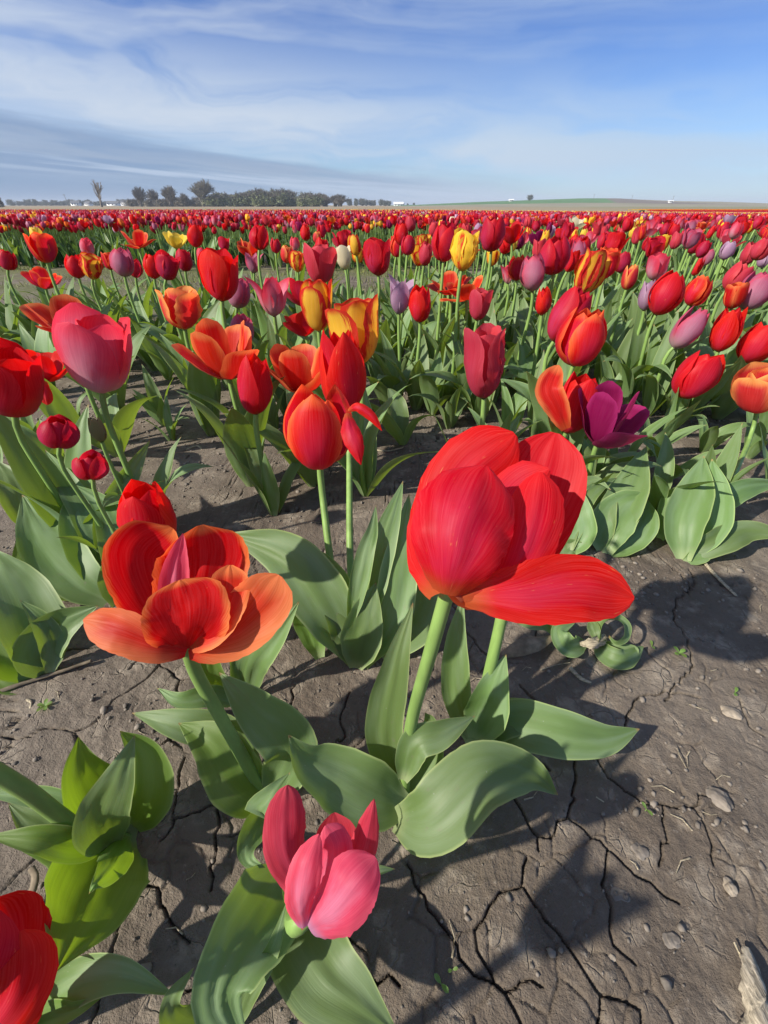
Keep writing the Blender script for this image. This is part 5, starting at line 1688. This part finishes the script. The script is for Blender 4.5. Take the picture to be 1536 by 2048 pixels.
clod(1437, 1600, .0085, 'oblong grey soil clod pressed against a crack, lower right', STONE, 3, sx=1.3, rot=-.9)
clod(1462, 1426, .0065, 'pale tan pebble near the right edge', PALE, 4, sx=1.5, rot=-.4)
clod(1430, 1438, .0035, 'small pale crumb left of the tan pebble', PALE, 5)
clod(1278, 1704, .0060, 'round soil clod half sunk beside the long crack', STONE, 6, flat=.35)
clod(1220, 1912, .0035, 'small brown crumb in the sunlit soil, bottom right', PALE, 7)
clod(1342, 1880, .0048, 'broken flat clod above the wood splinter', STONE, 8, flat=.4, sx=1.4)
clod(1458, 1775, .0055, 'crumbly pale clod in the shade at the lower right', PALE, 9, sx=.8)
clod(1240, 1795, .0060, 'weathered flat soil crumb right of the forked crack', STONE, 10, flat=.35, sx=1.3)


def crumbs():
    g = np.random.default_rng(5)
    prot = []
    for k in range(5):
        me = lump(50 + k, 1.0, 1, .7, .45)
        V = np.array([v.co[:] for v in me.vertices]); F = np.array([p.vertices[:] for p in me.polygons])
        prot.append((V, F)); bpy.data.meshes.remove(me)
    VS, FS, k0 = [], [], 0
    x = g.uniform(-1.2, 1.6, 60000); y = g.uniform(-.02, 2.3, 60000)
    m = (np.abs(x) < .8 * y + .45)
    cl = fbm(x * 4.3 + 50, y * 4.3 + 9, 3) + .5 * fbm(x * 14, y * 14 + 4, 2)
    m &= (g.random(len(x)) < np.clip(.16 + 1.5 * cl, .09, 1))
    x, y = x[m], y[m]
    s = np.exp(g.normal(math.log(.0011), .55, len(x))) * (1 + .5 * np.hypot(x, y))
    s = np.clip(s, .0005, .0045)
    z = macro(x, y) + micro(x, y) + s * .25
    pk = g.integers(0, 5, len(x))
    for i, (V, F) in enumerate(prot):
        q = pk == i
        W, FF = tile(V, F, np.stack([x[q], y[q], z[q]], 1), g.uniform(0, 6.28, q.sum()), np.stack([s[q], s[q] * g.uniform(.6, 1.3, q.sum()), s[q]], 1))
        VS.append(W); FS.append(FF + k0); k0 += len(W)
    me = mesh_np('soil_crumbs', np.vstack(VS), np.vstack(FS), None, STONE, smooth=False)
    tag(obj('soil_crumbs', me), 'scattered crumbs and grit on the dried soil', kind='stuff')


crumbs()


def stick(pts, r0, r1, mat, name, label, cat, n=7, flat=.6, split=True):
    P = np.array([atZ(a, c, z) for a, c, z in pts])
    base = P[0].copy(); base[2] = gz(base[0], base[1])
    g = np.random.default_rng(int(abs(pts[0][0])))
    v, f, u = tube(P - base, r0, r1, n, 22)
    v = v.reshape(22, n + 1, 3)
    mid = v[:, :-1].mean(1, keepdims=True)
    k = 1 + (.30 * g.normal(0, 1, (1, n)) + .09 * g.normal(0, 1, (22, n))); k = np.concatenate([k, k[:, :1]], 1)[..., None]
    v = mid + (v - mid) * np.clip(k, .55, 1.5)
    v[..., 2] = mid[..., 2] + (v[..., 2] - mid[..., 2]) * flat
    o = obj(name, mesh_np(name, v.reshape(-1, 3), f, u), None, mat)
    o.location = base
    return tag(o, label, cat)


stick([(-30, 1392, .006), (60, 1362, .007), (130, 1340, .008), (182, 1322, .010)], .0045, .0022, DRYLEAF, 'dry_stalk', 'long grey dry stalk lying at the left edge below the leaves', 'stalk')
stick([(1402, 1118, .005), (1432, 1152, .006), (1472, 1192, .005)], .0035, .0022, STRAW, 'straw', 'pale split straw on the bare soil at the right', 'straw')
stick([(1492, 1895, .006), (1505, 1960, .010), (1525, 2070, .008)], .0022, .0105, WOOD, 'wood_splinter', 'bleached frayed wood splinter in the lower right corner', 'wood', n=11, flat=.5)
stick([(1470, 1885, .004), (1478, 1905, .004), (1482, 1917, .003)], .0012, .0007, STRAW, 'straw', 'short yellow straw bit just above the wood splinter', 'straw')
stick([(1192, 1594, .003), (1208, 1604, .003)], .0009, .0005, STRAW, 'straw', 'tiny white straw fleck between two cracks', 'straw')
stick([(45, 1400, .004), (62, 1404, .008), (58, 1425, .004), (50, 1440, .003)], .0016, .0012, STRAW, 'root', 'pale hooked root on the soil at the left edge', 'root', flat=1)
stick([(1140, 1335, .004), (1160, 1355, .005), (1182, 1366, .004)], .0022, .0014, STRAW, 'straw', 'bleached straw below the fallen curled leaves', 'straw')
stick([(1080, 1340, .003), (1110, 1330, .004), (1140, 1325, .004)], .0009, .0006, STRAW, 'straw', 'thin straw left of the fallen curled leaves', 'straw')
stick([(740, 208 * 4 + 66, .004), (775, 902, .006), (810, 894, .004)], .003, .002, STRAW, 'straw', 'pale straw lying in the furrow behind the centre clump', 'straw')
stick([(372, 900, .004), (395, 892, .006), (408, 905, .004)], .003, .002, STRAW, 'straw', 'twisted straw in the furrow at the left', 'straw')
stick([(60, 1870, .004), (50, 1830, .008), (70, 1760, .010), (62, 1735, .012)], .0032, .0018, DRYLEAF, 'dry_stalk', 'dry brown stalk at the foot of the lower left plant', 'stalk')

# short bits of straw strewn over the soil
def straws():
    g = np.random.default_rng(12); V, F, k = [], [], 0
    for i in range(160):
        y = g.uniform(.03, 2.2) ; x = g.uniform(-.8, .8) * y + g.uniform(-.3, .4)
        l = g.uniform(.004, .022); a = g.uniform(0, 6.28); z = float(macro(x, y)) + .0015
        P = [(x, y, z), (x + l * .5 * math.cos(a), y + l * .5 * math.sin(a), z + g.uniform(0, .003)), (x + l * math.cos(a + .3), y + l * math.sin(a + .3), z)]
        v, f, u = tube(P, .0004 + l * .02, .0003, 4, 3)
        V.append(v); F.append(f + k); k += len(v)
    tag(obj('straw_bits', mesh_np('straw_bits', np.vstack(V), np.vstack(F), None, STRAW)), 'short pale bits of straw strewn over the soil', kind='stuff')


straws()

# brown dried leaf and the fallen, curled tulip remains beside it
e = hero(1010, 1312, 'dry_leaf', 'large dry brown leaf lying behind the huge red tulip', 'leaf')
lf(e, [(1004, 1312, .004), (1040, 1296, .014), (1080, 1285, .018), (1116, 1270, .016)], 34, -.8, -.5, mat=DRYLEAF, wave=.06, name='blade')
e = hero(1180, 1285, 'fallen_tulip', 'uprooted tulip lying limp on the soil with curled leaves and papery bulb skin', 'plant')
lf(e, [(1170, 1288, .004), (1135, 1290, .02), (1120, 1260, .03), (1150, 1245, .03)], 50, .8, .4, mat=LEAF, wave=.08)
lf(e, [(1150, 1290, .004), (1100, 1250, .025), (1060, 1250, .03), (1030, 1245, .03)], 36, .7, .4)
lf(e, [(1195, 1285, .004), (1215, 1310, .012), (1250, 1318, .014), (1288, 1292, .010)], 46, .6, .4, wave=.05)
lf(e, [(1190, 1282, .006), (1235, 1300, .010), (1270, 1300, .012), (1268, 1320, .006)], 30, .6, .4)
sp = [(1212, 1240, .030), (1235, 1238, .034), (1252, 1252, .034), (1250, 1275, .032), (1232, 1284, .030), (1218, 1272, .030), (1222, 1256, .032), (1238, 1258, .034)]
lf(e, [(1195, 1290, .008), (1200, 1255, .022)] + sp[:6], 26, .6, .3, mat=LEAF, roll=1.0, prof=([0, .2, .8, 1], [.6, 1, .9, .3]), nv=50)
lf(e, [(1182, 1240, .02), (1190, 1265, .018), (1200, 1290, .008)], 26, .5, .3)
lf(e, [(1212, 1272, .012), (1190, 1285, .014), (1165, 1286, .012), (1150, 1280, .008)], 24, .9, .6, mat=STRAW, name='bulb_skin', wave=.1, ragged=.05)


def seedling(px, py, s, label, n=2):
    p = atZ(px, py, 0)
    e = empty('seedling', (p[0], p[1], gz(p[0], p[1])), label, 'seedling', 'weed seedlings on the soil')
    v, f, u = tube([(0, 0, -.002), (0, 0, s * .6)], s * .06, s * .05, 6, 3)
    obj('stem', mesh_np('stem', v, f, u), e, STEM)
    for k in range(n):
        a = k * 6.283 / n + px
        P = [(0, 0, s * .5), (math.cos(a) * s * .5, math.sin(a) * s * .5, s * .75), (math.cos(a) * s, math.sin(a) * s, s * .8)]
        v, f, u = blade(P, s * .55, ([0, .3, .6, .9, 1], [.1, .7, 1, .7, .05]), 5, 7, (-math.sin(a), math.cos(a), 0), (0, 0, 1), .3)
        obj('leaf', mesh_np('leaf', v, f, u), e, LEAFB)


seedling(882, 1968, .0065, 'tiny two leaved seedling in the sun near the bottom centre', 2)
seedling(905, 1940, .004, 'smaller pale seedling just above the bottom one', 2)
seedling(1290, 1622, .006, 'small oval leaved seedling beside the main crack', 2)
seedling(1356, 1310, .009, 'four leaved seedling on the bare soil, right', 4)
seedling(1302, 1294, .007, 'single leaved seedling left of the four leaved one', 2)
seedling(1468, 1388, .007, 'tiny green seedling near the right edge', 2)
seedling(96, 1420, .008, 'star shaped weed seedling at the left below the stalk', 5)
seedling(270, 1010, .010, 'small weed left of the red closed tulip', 4)


# things that would share a label: say which one, counting from the left
ORD = ['first', 'second', 'third', 'fourth', 'fifth', 'sixth', 'seventh', 'eighth', 'ninth', 'tenth', 'eleventh', 'twelfth', 'thirteenth', 'fourteenth',
       'fifteenth', 'sixteenth', 'seventeenth', 'eighteenth', 'nineteenth', 'twentieth', 'twenty-first', 'twenty-second', 'twenty-third', 'twenty-fourth', 'twenty-fifth', 'twenty-sixth', 'twenty-seventh', 'twenty-eighth']
byl = {}
for o in bpy.data.objects:
    if o.get('category') in ('tulip', 'tree') and 'outside the picture' not in o['label']: byl.setdefault(o['label'], []).append(o)
for lb, os_ in byl.items():
    if 1 < len(os_) <= len(ORD) and len(lb.split()) <= 12:
        os_.sort(key=lambda o: o.location.x / (o.location.y * CP + H * SP))
        for k, o in enumerate(os_): o['label'] = lb + ', ' + ORD[k] + ' from the left'

# ------------------------------------------------------------------ the air: thin haze over the whole scene
hz, hb = new_mat('haze_air')
ho = hb.n('ShaderNodeOutputMaterial'); pv = hb.n('ShaderNodeVolumePrincipled')
pv.inputs['Color'].default_value = (0.80, 0.88, 1.0, 1); pv.inputs['Density'].default_value = 0.00040
hb.t.links.new(pv.outputs[0], ho.inputs['Volume'])
V, F, _ = box(0, 1350, 8.5, 5200, 3500, 25)
tag(obj('haze', mesh_np('haze', V, F, smooth=False, mat=hz)), 'thin pale air softening the far trees and hill', kind='stuff')
